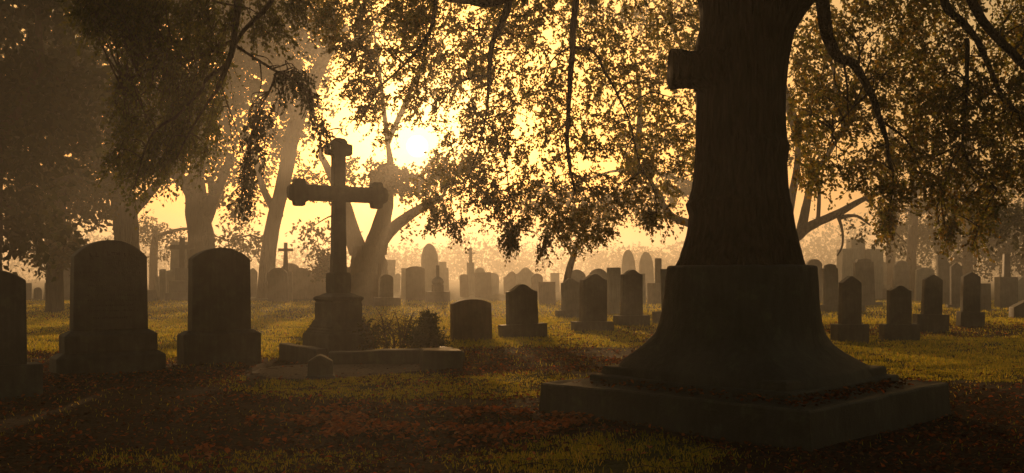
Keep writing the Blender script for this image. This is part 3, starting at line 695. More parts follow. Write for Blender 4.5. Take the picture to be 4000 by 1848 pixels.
# limbs (world points); the leafy hanging branches start from them
LIMB = []
def limb(pts, r0, r1, name='limb', pw=1.0, n=14, keep=True):
    g = Geo(); P = g.curve(pts, r0, r1, n, 7, .22, pw); rel(g.build(name, M['bark'], tree))
    if keep: LIMB.extend(P)
    return P
def P3(l): return [W(a, b_, c) for a, b_, c in l]
left_limb = limb([(1.95,8.2,4.1),(1.3,8.7,4.75),(.4,9.6,4.75),(-.2,10.1,4.44),(-.9,10.4,4.62),(-2.2,10.6,5.1),(-3.6,10.6,5.5),(-5.5,10.2,6.0)], .40, .09)
limb([(2.0,8.1,4.3),(1.4,9.8,5.2),(.7,12.0,5.6),(-.3,14,6.0)], .32, .08)
right_limb = limb([(2.35,8.2,3.9),(2.9,8.5,4.45),(3.9,9.3,5.0),(5.2,10.2,5.3),(7.5,10.8,6.0)], .36, .08)
limb([(2.2,8.2,4.2),(2.3,8.2,5.2),(2.0,7.6,6.6),(1.2,6.4,7.6)], .42, .15)
limb([(2.2,8.0,4.9),(.2,6.4,6.2),(-2.4,4.6,6.8),(-4.6,3.2,7.2)], .26, .07)
limb([(2.2,8.0,5.0),(4.2,6.6,6.2),(6.2,4.4,6.8)], .26, .07)

class Branch: pass
def hanging(mainlist, sub, zones, Lf, K, leaf, mat, name='branch', every=8, tw=True, droop=.35, spread=.8, ys=1.0):
    """one hanging branch: wood (limbs + side branches) and its foliage as a sub-part"""
    g = Geo(); pts = []
    f_ = lambda l: P3([(a, b_, c*ys-.35) for a, b_, c in l])
    for k_, (l, r0, r1) in enumerate(mainlist):
        if k_ == 0: pts += g.curve(f_(l), r0*1.05*ys, r1*1.15*ys, 9, 6, .25)
        else: g2 = Geo(); pts += g2.curve(f_(l), r0*1.05*ys, r1*1.15*ys, 9, 6, .25); rel(g2.build(name, M['bark'], tree))
    for l, r0, r1 in sub: pts += g.curve(f_(l), r0*1.1*ys, r1*1.1*ys, 6, 5, .2)
    S = []; D = []
    for z in zones: z = dict(z); z['Y0'] *= ys; z['Y1'] *= ys; a, d = zone(**z); S += a; D += d
    idx = list(range(len(S))); random.shuffle(idx); S = [S[i] for i in idx]; D = [D[i] for i in idx]
    connect(g, S, pts, every)
    tg = Geo()
    fol = sprays(S, D, Lf, K, leaf, mat, tree, twigs=g if tw else None, droop=droop, spread=spread)
    br = rel(g.build(name, M['bark'], tree))
    fol.parent = br; fol.location = (0, 0, 0)
    return br
exec_done = True
# left hanging branch
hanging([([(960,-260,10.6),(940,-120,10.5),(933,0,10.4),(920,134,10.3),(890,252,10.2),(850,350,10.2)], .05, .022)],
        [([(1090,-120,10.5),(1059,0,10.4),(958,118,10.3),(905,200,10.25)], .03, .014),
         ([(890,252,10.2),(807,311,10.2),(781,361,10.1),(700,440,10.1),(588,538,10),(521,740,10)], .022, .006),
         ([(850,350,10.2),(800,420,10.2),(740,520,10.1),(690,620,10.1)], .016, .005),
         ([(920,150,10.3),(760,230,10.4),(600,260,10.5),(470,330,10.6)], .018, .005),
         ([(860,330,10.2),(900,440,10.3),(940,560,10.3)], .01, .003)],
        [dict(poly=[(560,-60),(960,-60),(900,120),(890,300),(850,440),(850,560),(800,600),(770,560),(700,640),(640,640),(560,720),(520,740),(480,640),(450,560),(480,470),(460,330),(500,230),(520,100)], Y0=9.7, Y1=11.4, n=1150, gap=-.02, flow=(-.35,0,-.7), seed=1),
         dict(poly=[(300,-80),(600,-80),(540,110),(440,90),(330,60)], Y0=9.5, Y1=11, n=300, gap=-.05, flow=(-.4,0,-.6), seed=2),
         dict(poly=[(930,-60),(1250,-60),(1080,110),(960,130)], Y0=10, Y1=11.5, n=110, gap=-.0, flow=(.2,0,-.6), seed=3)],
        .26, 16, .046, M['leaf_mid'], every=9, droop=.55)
# slender hanging twigs left of the cross
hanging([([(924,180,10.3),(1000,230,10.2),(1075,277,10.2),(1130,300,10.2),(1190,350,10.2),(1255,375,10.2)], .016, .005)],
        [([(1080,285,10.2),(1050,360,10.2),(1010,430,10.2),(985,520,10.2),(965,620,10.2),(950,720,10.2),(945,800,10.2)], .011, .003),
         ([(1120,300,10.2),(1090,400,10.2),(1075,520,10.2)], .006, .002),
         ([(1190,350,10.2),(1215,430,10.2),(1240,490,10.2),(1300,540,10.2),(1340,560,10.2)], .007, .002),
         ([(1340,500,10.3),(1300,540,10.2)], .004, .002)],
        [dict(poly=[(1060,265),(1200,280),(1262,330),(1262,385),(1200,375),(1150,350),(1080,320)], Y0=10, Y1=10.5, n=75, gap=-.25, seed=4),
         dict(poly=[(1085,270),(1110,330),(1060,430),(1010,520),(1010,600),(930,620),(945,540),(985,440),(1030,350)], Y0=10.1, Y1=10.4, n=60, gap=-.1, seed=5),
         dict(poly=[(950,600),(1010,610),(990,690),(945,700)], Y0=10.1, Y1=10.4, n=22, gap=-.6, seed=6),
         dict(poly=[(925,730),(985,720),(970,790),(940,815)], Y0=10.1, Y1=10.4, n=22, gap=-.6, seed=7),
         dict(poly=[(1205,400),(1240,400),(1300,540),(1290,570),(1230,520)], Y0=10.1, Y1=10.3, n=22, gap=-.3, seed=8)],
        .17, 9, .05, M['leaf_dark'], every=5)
# centre curtain
def thin2(px, py):
    d = math.hypot(px-1630, py-575); return min(1, .25+d/330)
hanging([([(1990,-60,11),(1985,30,11),(1940,120,11.1),(1918,194,11.2),(1910,300,11.2),(1905,420,11.3)], .05, .014),
         ([(1706,-120,11.4),(1690,100,11.5),(1600,230,11.6),(1476,353,11.7),(1390,510,11.8)], .03, .006)],
        [([(1912,300,11.2),(1847,300,11.2),(1768,344,11.3),(1697,441,11.4)], .018, .006),
         ([(1820,406,11.5),(1909,485,11.5),(1945,560,11.5),(1979,653,11.6)], .016, .005),
         ([(1905,420,11.3),(1880,540,11.4),(1850,640,11.5),(1800,760,11.6)], .012, .004),
         ([(1979,653,11.6),(1990,780,11.6),(2000,900,11.7)], .008, .003)],
        [dict(poly=[(1180,-60),(1720,-60),(1700,130),(1560,330),(1480,420),(1420,480),(1390,420),(1340,330),(1370,220),(1250,150)], Y0=11, Y1=13.4, n=900, gap=.0, flow=(-.5,0,-.35), seed=11, thin=thin2),
         dict(poly=[(1690,-60),(2130,-60),(2130,880),(1960,880),(1800,860),(1700,830),(1600,700),(1690,640),(1640,560),(1480,560),(1440,480),(1600,300)], Y0=10.8, Y1=13.6, n=1650, gap=.0, flow=(-.25,0,-.35), seed=12, thin=thin2),
         dict(poly=[(1950,840),(2030,840),(2020,950),(1970,960)], Y0=11.2, Y1=11.8, n=60, gap=-.6, seed=13),
         dict(poly=[(1740,820),(1810,840),(1790,910),(1755,905)], Y0=11.2, Y1=11.8, n=22, gap=-.6, seed=14),
         dict(poly=[(1690,780),(1760,790),(1750,860),(1660,880)], Y0=11.2, Y1=11.8, n=30, gap=-.4, seed=14),
         dict(poly=[(2105,900),(2145,900),(2140,985),(2120,1000)], Y0=11.2, Y1=11.6, n=22, gap=-.6, seed=15)],
        .21, 16, .05, M['leaf'], every=14, ys=1.22, droop=.2)
hanging([([(2260,-120,11),(2248,0,11),(2235,176,11),(2226,335,11.1),(2213,529,11.2),(2226,653,11.2),(2248,759,11.3)], .045, .012)],
        [([(2244,185,11),(2315,203,11),(2359,273,11.1),(2438,423,11.2),(2469,520,11.2)], .02, .008),
         ([(2226,670,11.2),(2279,706,11.2),(2350,794,11.3)], .012, .004),
         ([(2469,520,11.2),(2500,640,11.3),(2560,760,11.3),(2560,860,11.3)], .01, .003),
         ([(2235,180,11),(2160,230,11),(2120,330,11)], .012, .004)],
        [dict(poly=[(2110,-60),(2745,-60),(2745,640),(2640,690),(2610,800),(2640,890),(2560,850),(2440,820),(2380,930),(2250,930),(2180,960),(2110,900)], Y0=10.8, Y1=13.4, n=1950, gap=.0, flow=(.3,0,-.3), seed=21),
         dict(poly=[(2480,800),(2560,820),(2575,890),(2520,870)], Y0=11.2, Y1=11.8, n=35, gap=-.6, flow=(.4,0,-.5), seed=22)],
        .21, 16, .05, M['leaf'], every=14, ys=1.22, droop=.2)
# right side
hanging([([(3195,-60,8.8),(3209,0,8.9),(3239,151,9.1),(3272,218,9.3),(3339,260,9.5),(3398,361,9.6),(3440,470,9.7),(3465,580,9.8),(3490,672,9.9)], .07, .012)],
        [([(3297,252,9.4),(3312,360,9.4),(3314,470,9.5)], .012, .004),
         ([(3398,361,9.6),(3330,420,9.8),(3250,520,10)], .014, .004),
         ([(3490,672,9.9),(3480,780,10),(3440,830,10)], .01, .003),
         ([(3440,470,9.7),(3550,560,9.8),(3600,680,9.9)], .014, .004)],
        [dict(poly=[(3090,-60),(3560,-60),(3600,300),(3620,560),(3560,720),(3500,800),(3470,860),(3420,800),(3350,760),(3300,690),(3200,750),(3100,720),(3080,560)], Y0=9.4, Y1=12, n=1350, gap=.0, flow=(.3,0,-.35), seed=31),
         dict(poly=[(3440,760),(3500,780),(3480,880),(3440,870)], Y0=10, Y1=10.5, n=40, gap=-.5, seed=32)],
        .21, 16, .048, M['leaf'], every=14, ys=1.15, droop=.25)
hanging([([(3684,-60,9.6),(3700,30,9.6),(3776,101,9.6),(3835,193,9.7),(3911,370,9.8),(3978,437,9.9)], .045, .015),
         ([(3770,-60,9.4),(3793,0,9.4),(3860,109,9.5),(4000,252,9.6),(4080,330,9.6)], .05, .03)],
        [([(3776,150,9.6),(3780,280,9.7),(3776,370,9.8),(3760,555,9.9),(3802,655,9.9),(3850,700,10),(3894,740,10)], .022, .006),
         ([(3894,740,10),(3850,820,10),(3820,900,10),(3800,955,10)], .008, .003),
         ([(3760,555,9.9),(3700,680,10),(3680,800,10),(3695,900,10)], .012, .003)],
        [dict(poly=[(3540,-60),(4150,-60),(4150,680),(4000,700),(3930,740),(3870,830),(3800,850),(3740,900),(3660,860),(3600,760),(3560,600),(3580,300)], Y0=9.2, Y1=11.6, n=1900, gap=.0, flow=(.25,0,-.4), seed=41),
         dict(poly=[(3660,840),(3720,830),(3735,930),(3700,930)], Y0=9.9, Y1=10.4, n=35, gap=-.6, seed=42),
         dict(poly=[(3840,800),(3880,830),(3830,900),(3815,965),(3785,950)], Y0=9.9, Y1=10.4, n=35, gap=-.6, seed=43)],
        .21, 16, .048, M['leaf'], every=14, ys=1.15, droop=.25)
# unseen crown above and behind the viewer, added to shade out sky light
S = []; D = []
for i in range(3600):
    a = random.uniform(0, 2*math.pi); r = math.sqrt(random.random())*8.5
    x, y = 1.2+r*math.cos(a), 4.5+r*math.sin(a)*1.0; z = 5.4+2.6*random.random()**1.5+.35*math.hypot(x-2, y-8)*.25
    if y > 8.6 and z < 1.2+.34*y: continue
    S.append(Vector((x, y, z))); D.append((random.gauss(0, .6), random.gauss(0, .6), -.3))
g = Geo(); connect(g, S, LIMB, 14, .03, 4)
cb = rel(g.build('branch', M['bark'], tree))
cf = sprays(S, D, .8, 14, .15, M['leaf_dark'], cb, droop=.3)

# ------------------------------------------------------------------ background trees
def far_tree(px, Y, base_w, trunk, limbs, blobs, label, mat='leaf_far', leaf=.16, gapv=-.1, group='trees around the cemetery', dens=1.0, name='tree', yj=1.0):
    """trunk: px points (px, py, width px); limbs: lists of (px, py, width); blobs: (px, py, rx, ry, n)"""
    s = Y/F; bx = (px-CX)*s
    root = empty(name, (bx, Y, 0), 0, label, 'tree', group)
    g = Geo(); pts = []
    P = [W(a, b_, Y) for a, b_, w in trunk]; P[0].z = -.1
    sp = spline(P, 6); ws = [w for *_, w in trunk]; m = len(sp)
    rad = [np.interp(i/(m-1)*(len(ws)-1), range(len(ws)), ws)*s/2 for i in range(m)]
    g.add(*tube(sp, rad, 16, .12)); pts += sp
    t = g.build('trunk', M['bark_far'], root); t.location = -root.location
    g = Geo(); any_l = False
    for l in limbs:
        any_l = True
        yy = Y+random.uniform(-.5, .5)*yj
        sp = spline([W(a, b_, Y if i == 0 else yy) for i, (a, b_, w) in enumerate(l)], 6); m = len(sp)
        g.add(*tube(sp, [np.interp(i/(m-1)*(len(l)-1), range(len(l)), [w for *_, w in l])*s/2 for i in range(m)], 9, .12)); pts += sp
    T = np.array([tuple(p) for p in pts])
    S = []; D = []
    for (cx_, cy_, rx, ry, n) in blobs:
        c = W(cx_, cy_, Y+random.uniform(-1, 1)*yj); rx *= s; ry *= s; k = 0; tr = 0
        q = T[int(np.argmin(np.linalg.norm(T-np.array(tuple(c)), axis=1)))]
        any_l = True
        q = Vector(q); mid = q.lerp(c, .5)+Vector((random.gauss(0, .1), 0, .15*(c-q).length))
        L = (c-q).length
        g.curve([q, mid, c], min(.05+.02*L, .16), .02, 6, 5, .2)
        while k < n*dens and tr < n*20:
            tr += 1
            v = Vector((random.gauss(0, 1), random.gauss(0, 1), random.gauss(0, 1))).normalized()*random.random()**.42
            p = c+Vector((v.x*rx, v.y*min(rx, 2.2), v.z*ry))
            if mn.fractal(Vector((p.x*.9, p.y*.9, p.z*.9+px)), 1, 2, 4) < gapv+random.uniform(-.12, .12): continue
            if p.z < .3 or p.z > 16.5 or sun_gap(p, 58): continue
            S.append(p); D.append((v.x+random.gauss(0, .4), v.y+random.gauss(0, .4), v.z*.4-.35)); k += 1
    if any_l:
        b = g.build('branches', M['bark_far'], root); b.location = -root.location
    if S:
        f = sprays(S, D, leaf*3.2, 9, leaf, M[mat], root, spread=1.0); f.location = -root.location
    return root
far_tree(500, 40, 90, [(500,1130,120),(500,1060,96),(498,960,88),(490,860,96),(480,760,90)], [[(485,800,60),(420,700,44),(350,560,30),(300,400,20)],[(490,850,50),(580,760,34),(680,640,24)],[(485,780,60),(500,600,44),(520,300,26)]],
  [(300,500,300,260,560),(120,250,300,260,480),(520,420,260,240,560),(700,560,180,140,170),(380,120,320,220,380),(250,760,220,110,130),(480,-200,420,220,420)],
  'broad dark tree with a thick trunk behind the large inscribed gravestone', 'leaf_dark', .24, -.3)
far_tree(790, 50, 100, [(790,1130,150),(790,1030,112),(785,920,100),(770,820,90),(760,700,70)], [[(775,860,60),(850,740,40),(905,600,26)],[(770,800,56),(700,680,36),(640,520,24)],[(760,720,60),(780,500,40),(800,250,24)],[(790,900,40),(830,800,36),(822,690,24)]],
  [(700,450,240,220,300),(900,300,240,220,300),(1040,150,230,180,260),(820,60,320,200,340),(900,-200,420,220,360)],
  'dark tree with a pair of rising stems behind the plain dark gravestone', 'leaf_dark', .28, -.22)
far_tree(-60, 19, 120, [(-60,1250,150),(-60,1000,120),(-50,700,110),(-40,400,80)], [[(-50,600,70),(80,420,40),(160,260,24)]],
  [(60,160,230,240,420),(40,520,230,230,420),(60,830,170,150,200),(-250,300,300,400,500),(240,330,170,220,220),(150,-150,350,200,360)],
  'dense dark tree filling the left edge of the picture', 'leaf_dark', .19, -.3, dens=.62)
far_tree(215, 31, 60, [(215,1120,70),(215,1000,56),(230,860,50),(240,700,40)], [[(230,800,36),(170,700,24),(120,600,16)]],
  [(150,760,200,170,260),(320,700,180,150,220),(200,960,130,60,70),(330,960,110,70,90)],
  'bushy dark tree with low golden foliage at far left', 'leaf_far', .17, -.16)
far_tree(600, 62, 30, [(600,1110,34),(600,1000,30),(610,900,24)], [],
  [(620,930,90,70,130),(560,880,80,60,70),(930,960,70,60,60)], 'small pale bushy tree between the two dark trunks at left', 'leaf_far', .18, -.05)
far_tree(1045, 51, 60, [(1042,1110,84),(1045,1040,62),(1062,900,56),(1110,700,56),(1150,500,60),(1230,300,50),(1290,190,40)], [[(1090,850,40),(1030,740,26),(990,600,16)],[(1160,480,40),(1110,360,26),(1060,230,18)]],
  [(1080,90,190,150,360),(1020,330,150,170,330),(1180,300,120,140,260),(1120,520,130,90,170),(1000,620,120,110,150),(1230,40,120,100,140),(900,760,120,120,120),(930,930,120,70,60),(1180,650,80,90,20),(1330,-120,240,140,120)],
  'leaning hazy tree between the plain dark gravestone and the big cross', 'leaf_far', .22, -.08)
far_tree(1440, 53, 150, [(1440,1120,190),(1440,1050,150),(1438,1000,132),(1436,960,130)], [[(1400,990,80),(1372,900,66),(1345,800,50),(1300,700,34),(1250,600,20)],[(1465,980,100),(1485,900,80),(1512,780,52),(1525,660,30),(1515,560,16)],[(1500,930,56),(1560,870,44),(1650,810,34),(1730,770,22)]],
  [(1440,655,90,60,130),(1610,695,90,55,120),(1540,700,80,55,90),(1250,700,90,60,60),(1230,880,80,60,30),(1260,960,70,50,20),(1560,850,60,60,14),(1760,720,110,80,30),(1760,650,140,75,170),(1700,300,180,110,60),(1450,60,240,130,120),(1800,90,300,150,120),(1270,470,70,70,10)],  # leaf clumps near the sun added to shade the air and graves in front
  'forked golden tree glowing in the haze right behind the big cross', 'leaf_far', .22, .02)
far_tree(2890, 25, 160, [(2890,1200,190),(2890,1080,160),(2890,1010,150),(2890,960,140)], [[(2860,960,60),(2760,900,44),(2690,872,34),(2625,845,28),(2580,780,20),(2540,700,13)],[(2625,845,20),(2560,850,12),(2500,860,8)],[(2590,780,14),(2560,730,9),(2480,700,6)],
   [(2920,980,80),(3060,965,56),(3110,925,44),(3170,880,38),(3270,835,30),(3380,775,20),(3480,740,12)],[(3130,900,40),(3150,800,32),(3175,700,26),(3230,610,20),(3300,500,12)],[(3060,940,50),(3085,800,36),(3110,680,28),(3120,540,20)],[(3195,865,16),(3200,760,14),(3195,690,10)],[(3270,835,16),(3290,900,10),(3290,960,8),(3270,1000,5)],[(3380,775,12),(3440,830,8),(3490,900,5),(3540,950,3)]],
  [(3150,560,140,110,60),(3300,420,170,140,80),(3450,640,110,70,50),(3230,180,240,170,120),(3560,250,220,200,100),(3400,880,80,40,14),(2560,560,150,140,60),(2480,250,240,200,100),(2900,-60,400,150,150),(3480,930,60,40,10)],
  'low-forking pale tree with long curved limbs, seen on both sides of the pedestal trunk', 'leaf_far', .11, .0)
far_tree(2220, 27, 30, [(2205,1240,34),(2212,1120,29),(2222,1060,27),(2240,1000,24),(2250,960,16)], [[(2235,1000,12),(2200,940,8),(2160,890,5)],[(2242,985,12),(2300,930,8),(2340,880,5)]],
  [(2250,900,110,55,140),(2180,850,80,50,70),(2330,850,80,50,70),(2250,965,40,25,20)], 'slim leaning young tree left of the pedestal, its crown merging with the hanging leaves', 'leaf', .075, -.2)
# deeper layers of wood, right and centre
k = 0
deep = [(2790, 52, 'hazy tree whose crown shows far behind the left side of the pedestal trunk', [(2120,770,130,60,130),(2300,800,120,60,130),(2500,780,130,70,130),(2650,700,130,90,110),(2550,520,180,120,70),(2650,200,260,150,110),(2500,-60,300,150,120)]),  # low clumps left of the trunk added to shade the right lawn
        (3560, 52, 'shadowy tree with a dense crown behind the dark row at right', [(3640,840,150,80,90),(3780,740,150,90,90),(3880,860,160,80,110)]),
        (4060, 27, 'dark tree standing at the right edge of the picture', [(4030,840,150,110,190),(4080,600,150,110,80),(4300,900,250,200,320)]),
        (3780, 55, 'far dark tree closing the view at right, behind the chimney-like column', [(3700,900,240,120,420),(3900,960,240,110,420),(3820,760,260,130,300),(4080,900,200,170,360)]),
        (3480, 62, 'far dim tree behind the ruined stone blocks', [(3560,930,110,60,80),(3600,840,160,100,120)])]
for px, Y, lab, bl in deep:
    far_tree(px, Y, 60, [(px,1125,80 if Y < 40 else 50),(px,1000,60 if Y < 40 else 36),(px+10,800,50 if Y < 40 else 30),(px,500,34 if Y < 40 else 20)], [], bl, lab, 'leaf_dark' if px > 3000 else 'leaf_far', .2 if Y > 40 else .15, -.2 if px > 3000 else 0.0)

def distant_wood():
    S = []; D = []
    for i in range(70):
        y = random.uniform(165, 235); x = random.uniform(-.62*y, .62*y); h = random.uniform(6.5, 10.5)*(1.25 if abs(x+18) > 60 else .9); r = random.uniform(4, 7)
        for j in range(150):
            v = Vector((random.gauss(0, 1), random.gauss(0, 1), random.gauss(0, 1))).normalized()*random.random()**.4
            S.append((x+v.x*r, y+v.y*r, max(.4, h*.52+v.z*h*.5))); D.append((v.x, v.y, v.z*.4-.2))
    tag(sprays(S, D, 1.8, 5, .62, M['leaf_far'], None, name='distant_wood', spread=1.0), 'far-off wood closing the horizon in the haze', 'wood', kind='stuff')
distant_wood()
# ------------------------------------------------------------------ shrubs near the cross
def shrub(px, py, Yc, label, stems, leaves, name='dry_shrub', cat='shrub', mat='shrub', leaf=.04):
    root = empty(name, W(px, py, Yc)*1, 0, label, cat); root.location = ((px-CX)/F*Yc, Yc, 0)
    g = Geo()
    for l, r0 in stems: g.curve([Vector(((a-px)/F*Yc, dy, H+(HOR-b_)/F*Yc)) for a, b_, dy in l], r0, .003, 5, 5, .2)
    g.build('stems', M['wood'], root)
    if leaves:
        S = []; D = []
        for (a, b_, rx, ry, n) in leaves:
            for i in range(n):
                v = Vector((random.gauss(0, .5), random.gauss(0, .5), random.gauss(0, .5)))
                c = Vector(((a-px)/F*Yc+v.x*rx/F*Yc, v.y*rx/F*Yc, H+(HOR-b_)/F*Yc+v.z*ry/F*Yc))
                c.z = max(c.z, .02); S.append(c); D.append((v.x, v.y, v.z+.6))
        sprays(S, D, .1, 7, leaf, M[mat], root, droop=.1)
    return root
st = []
rr = random.Random(3)
for i in range(20):
    x0 = rr.uniform(1500, 1640); x1 = x0+rr.gauss(0, 45); y1 = rr.uniform(1215, 1310)
    st.append(([(x0, 1362, rr.uniform(-.15, .15)), ((x0+x1)/2+rr.gauss(0, 10), (1362+y1)/2, rr.uniform(-.2, .2)), (x1, y1, rr.uniform(-.3, .3))], .008))
    for j in range(4):
        t = rr.uniform(.4, .95); bx, by = x0+(x1-x0)*t, 1362+(y1-1362)*t
        st.append(([(bx, by, 0), (bx+rr.gauss(0, 14), by-16, 0), (bx+rr.gauss(0, 30), by-rr.uniform(15, 50), rr.uniform(-.1, .1))], .004))
st += [([(1512,1362,0),(1500,1290,0),(1490,1240,0),(1470,1205,0)], .02), ([(1500,1290,0),(1530,1250,.05),(1545,1205,.1)], .012),
       ([(1565,1360,0),(1560,1290,0),(1548,1240,0),(1535,1210,0)], .018), ([(1575,1360,0),(1590,1290,0),(1605,1240,0),(1618,1212,0)], .022), ([(1570,1350,.1),(1578,1280,.1),(1580,1232,.1)], .016)]
shrub(1560, 1360, 13.9, 'bare twiggy dry bush with tangled stems right of the big cross pedestal', st, [(1540,1355,60,10,16),(1610,1355,50,10,14)])
shrub(1460, 1360, 13.8, 'low leafy clump leaning against the right side of the cross pedestal', [([(1465,1362,0),(1450,1300,0),(1430,1262,0)], .012), ([(1470,1362,0),(1480,1310,0),(1475,1275,0)], .01)],
      [(1440,1285,30,24,40),(1460,1322,44,30,70),(1475,1350,50,14,50)], name='leafy_shrub')
cf_ = shrub(1665, 1355, 13.6, 'small dark cone-shaped evergreen bush near the thin wooden post', [([(1668,1362,0),(1668,1290,0),(1668,1232,0)], .02)],
      [(1668,1345,62,18,260),(1666,1322,52,20,240),(1668,1300,38,20,190),(1668,1278,28,20,140),(1669,1258,20,16,90),(1669,1240,9,12,40)], name='conifer_bush', mat='leaf_dark', leaf=.035)
shrub(1275, 1150, 42.0, 'rounded bush rising behind the very wide gravestone at the cross shaft', [([(1278,1160,0),(1278,1080,0),(1285,1000,0)], .06)], [(1278,1030,34,34,260),(1265,1070,50,30,160)], leaf=.12, name='round_shrub')
po = empty('wooden_post', ((1702-CX)/F*15.2, 15.2, 0), R(20), 'thin weathered wooden post beside the cone-shaped bush', 'post')
g = Geo(); g.add(*tube([(0,0,-.05),(.004,0,.3),(-.003,0,.55),(0,0,.60),(.0,0,.612)], [.022,.021,.02,.019,.002], 10, .15)); g.build('shaft', M['wood'], po)
g = Geo(); g.add(*tube([(-.01,-.02,.44),(-.035,-.03,.47),(-.04,-.03,.5)], [.012,.012,.003], 6)); g.build('knot', M['wood'], po)

# ------------------------------------------------------------------ grass and fallen leaves (uncountable)
def scatter_grass():
    C = []; Hh = []
    def put(n, y0, y1, h0, h1, power=1.0, thr=.0):
        k = 0; tr = 0
        while k < n and tr < n*6:
            tr += 1
            y = y0+(y1-y0)*random.random()**power
            half = y*.58+.6; x = random.uniform(-half, half)
            gq = grassiness(x, y)
            if random.random() > gq+thr: continue
            if fbm(x, y, 2.2, 8)+.35 < random.uniform(-.3, .5): continue
            if abs(x-2.06)+abs(y-8.15) < 1.85 or on_path(x, y): continue
            C.append((x, y, gz(x, y)-.004)); Hh.append(random.uniform(h0, h1)*(1.0+.5*fbm(x, y, 1.1, 12))); k += 1
    put(42000, 5.2, 12, .018, .045, 1.0, .02)
    put(130000, 12, 26, .03, .07, 1.3, .04)
    put(50000, 22, 45, .05, .11, 1.2, .1)
    C = np.array(C); Hh = np.maximum(np.array(Hh), .015); n = len(C)
    a = rng.uniform(0, 2*np.pi, n); d = np.stack([np.cos(a), np.sin(a), np.zeros(n)], 1)
    wd = (.0022+.00025*C[:, 1])[:, None]
    lean = rng.normal(size=(n, 3))*.45; lean[:, 2] = 1; tip = C+unit(lean)*Hh[:, None]
    b = C*1; mid = C*.5+tip*.5+np.array([0, 0, .12])*Hh[:, None]
    V = np.stack([b-d*wd, b+d*wd, mid+d*wd*.8, mid-d*wd*.8, tip], 1).reshape(-1, 3)
    i = np.arange(n)*5
    Fq = np.stack([i, i+1, i+2, i+3], 1)
    Ft = np.stack([i+3, i+2, i+4, i+4], 1)
    me = bpy.data.meshes.new('grass')
    loops = np.concatenate([Fq.ravel(), Ft[:, :3].ravel()]); nq = len(Fq)
    me.vertices.add(len(V)); me.vertices.foreach_set('co', V.astype(np.float32).ravel())
    me.loops.add(len(loops)); me.loops.foreach_set('vertex_index', loops.astype(np.int32))
    me.polygons.add(2*nq); me.polygons.foreach_set('loop_start', np.concatenate([np.arange(nq)*4, nq*4+np.arange(nq)*3]).astype(np.int32))
    me.polygons.foreach_set('loop_total', np.concatenate([np.full(nq, 4), np.full(nq, 3)]).astype(np.int32))
    me.update(calc_edges=True)
    tag(link('grass', me, M['grass']), 'short tufted grass growing over the cemetery lawn', 'grass', kind='stuff')
scatter_grass()
def scatter_litter():
    C = []; S = []
    def put(n, y0, y1, s0, s1, power=1.0, base=.05):
        k = 0; tr = 0
        while k < n and tr < n*8:
            tr += 1
            y = y0+(y1-y0)*random.random()**power; half = y*.58+.6; x = random.uniform(-half, half)
            q = 1-grassiness(x, y); 
            if random.random() > q*.95+base: continue
            if fbm(x, y, 1.0, 21)+.3 < random.uniform(-.35, .55): continue
            e = abs(x-2.06)+abs(y-8.15)
            if on_path(x, y) and random.random() < .8: continue
            z = gz(x, y)+random.uniform(.004, .03)
            if e < 1.85:
                if e < 1.4 or e > 1.7 or random.random() < .6: continue
                z = .27+random.uniform(.004, .02)
            C.append((x, y, z)); S.append(random.uniform(s0, s1)); k += 1
    put(15000, 5.0, 11, .018, .05)
    put(15000, 10, 19, .022, .055)
    put(9000, 18, 34, .03, .07, base=.2)
    # drift of larger leaves before the slab, sun patches put into their colour
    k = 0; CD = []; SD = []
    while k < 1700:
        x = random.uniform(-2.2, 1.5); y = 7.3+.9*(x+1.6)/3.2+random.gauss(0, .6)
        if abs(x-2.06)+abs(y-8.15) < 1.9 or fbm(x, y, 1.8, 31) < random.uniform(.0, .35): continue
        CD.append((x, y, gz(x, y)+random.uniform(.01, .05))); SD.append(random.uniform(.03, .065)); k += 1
    for i in range(420):   # leaves lying on the slab against the step
        t = random.random(); e = random.gauss(1.46, .09)
        if e < 1.37 or e > 1.72: continue
        sx = 1 if random.random() < .7 else -1
        C.append((2.06+sx*e*t*.9, 8.15-e*(1-t*.9), .27+random.uniform(.003, .05))); S.append(random.uniform(.025, .05))
    return_leaves(C, S, 'fallen_leaves', M['litter'], 'brown and rust fallen leaves littering the ground')
    return_leaves(CD, SD, 'leaf_drift', M['drift'], 'drift of orange leaves in front of the slab, sun patches in their colour')
    twigs()
def return_leaves(C, S, name, mat, label):
    C = np.array(C); S = np.array(S); n = len(C)
    a = rng.uniform(0, 2*np.pi, n); tilt = rng.normal(0, .38, (n, 2))
    d = unit(np.stack([np.cos(a), np.sin(a), tilt[:, 0]], 1)); s = unit(np.stack([-np.sin(a), np.cos(a), tilt[:, 1]], 1)); up = np.cross(d, s)
    l = S[:, None]; cu = rng.uniform(.0, .35, (n, 1))*l; w = l*rng.uniform(.28, .5, (n, 1))
    V = np.stack([C-d*l*.5, C-d*l*.15+s*w+up*cu, C+d*l*.2+s*w*.8+up*cu, C+d*l*.55+up*cu*.3, C+d*l*.2-s*w*.8+up*cu, C-d*l*.15-s*w+up*cu], 1).reshape(-1, 3)
    i = np.arange(n)*6
    Fc = np.concatenate([np.stack([i, i+1, i+2, i+3], 1), np.stack([i, i+3, i+4, i+5], 1)])
    o = np_mesh(name, V, Fc, mat); tag(o, label, 'fallen leaves', kind='stuff')
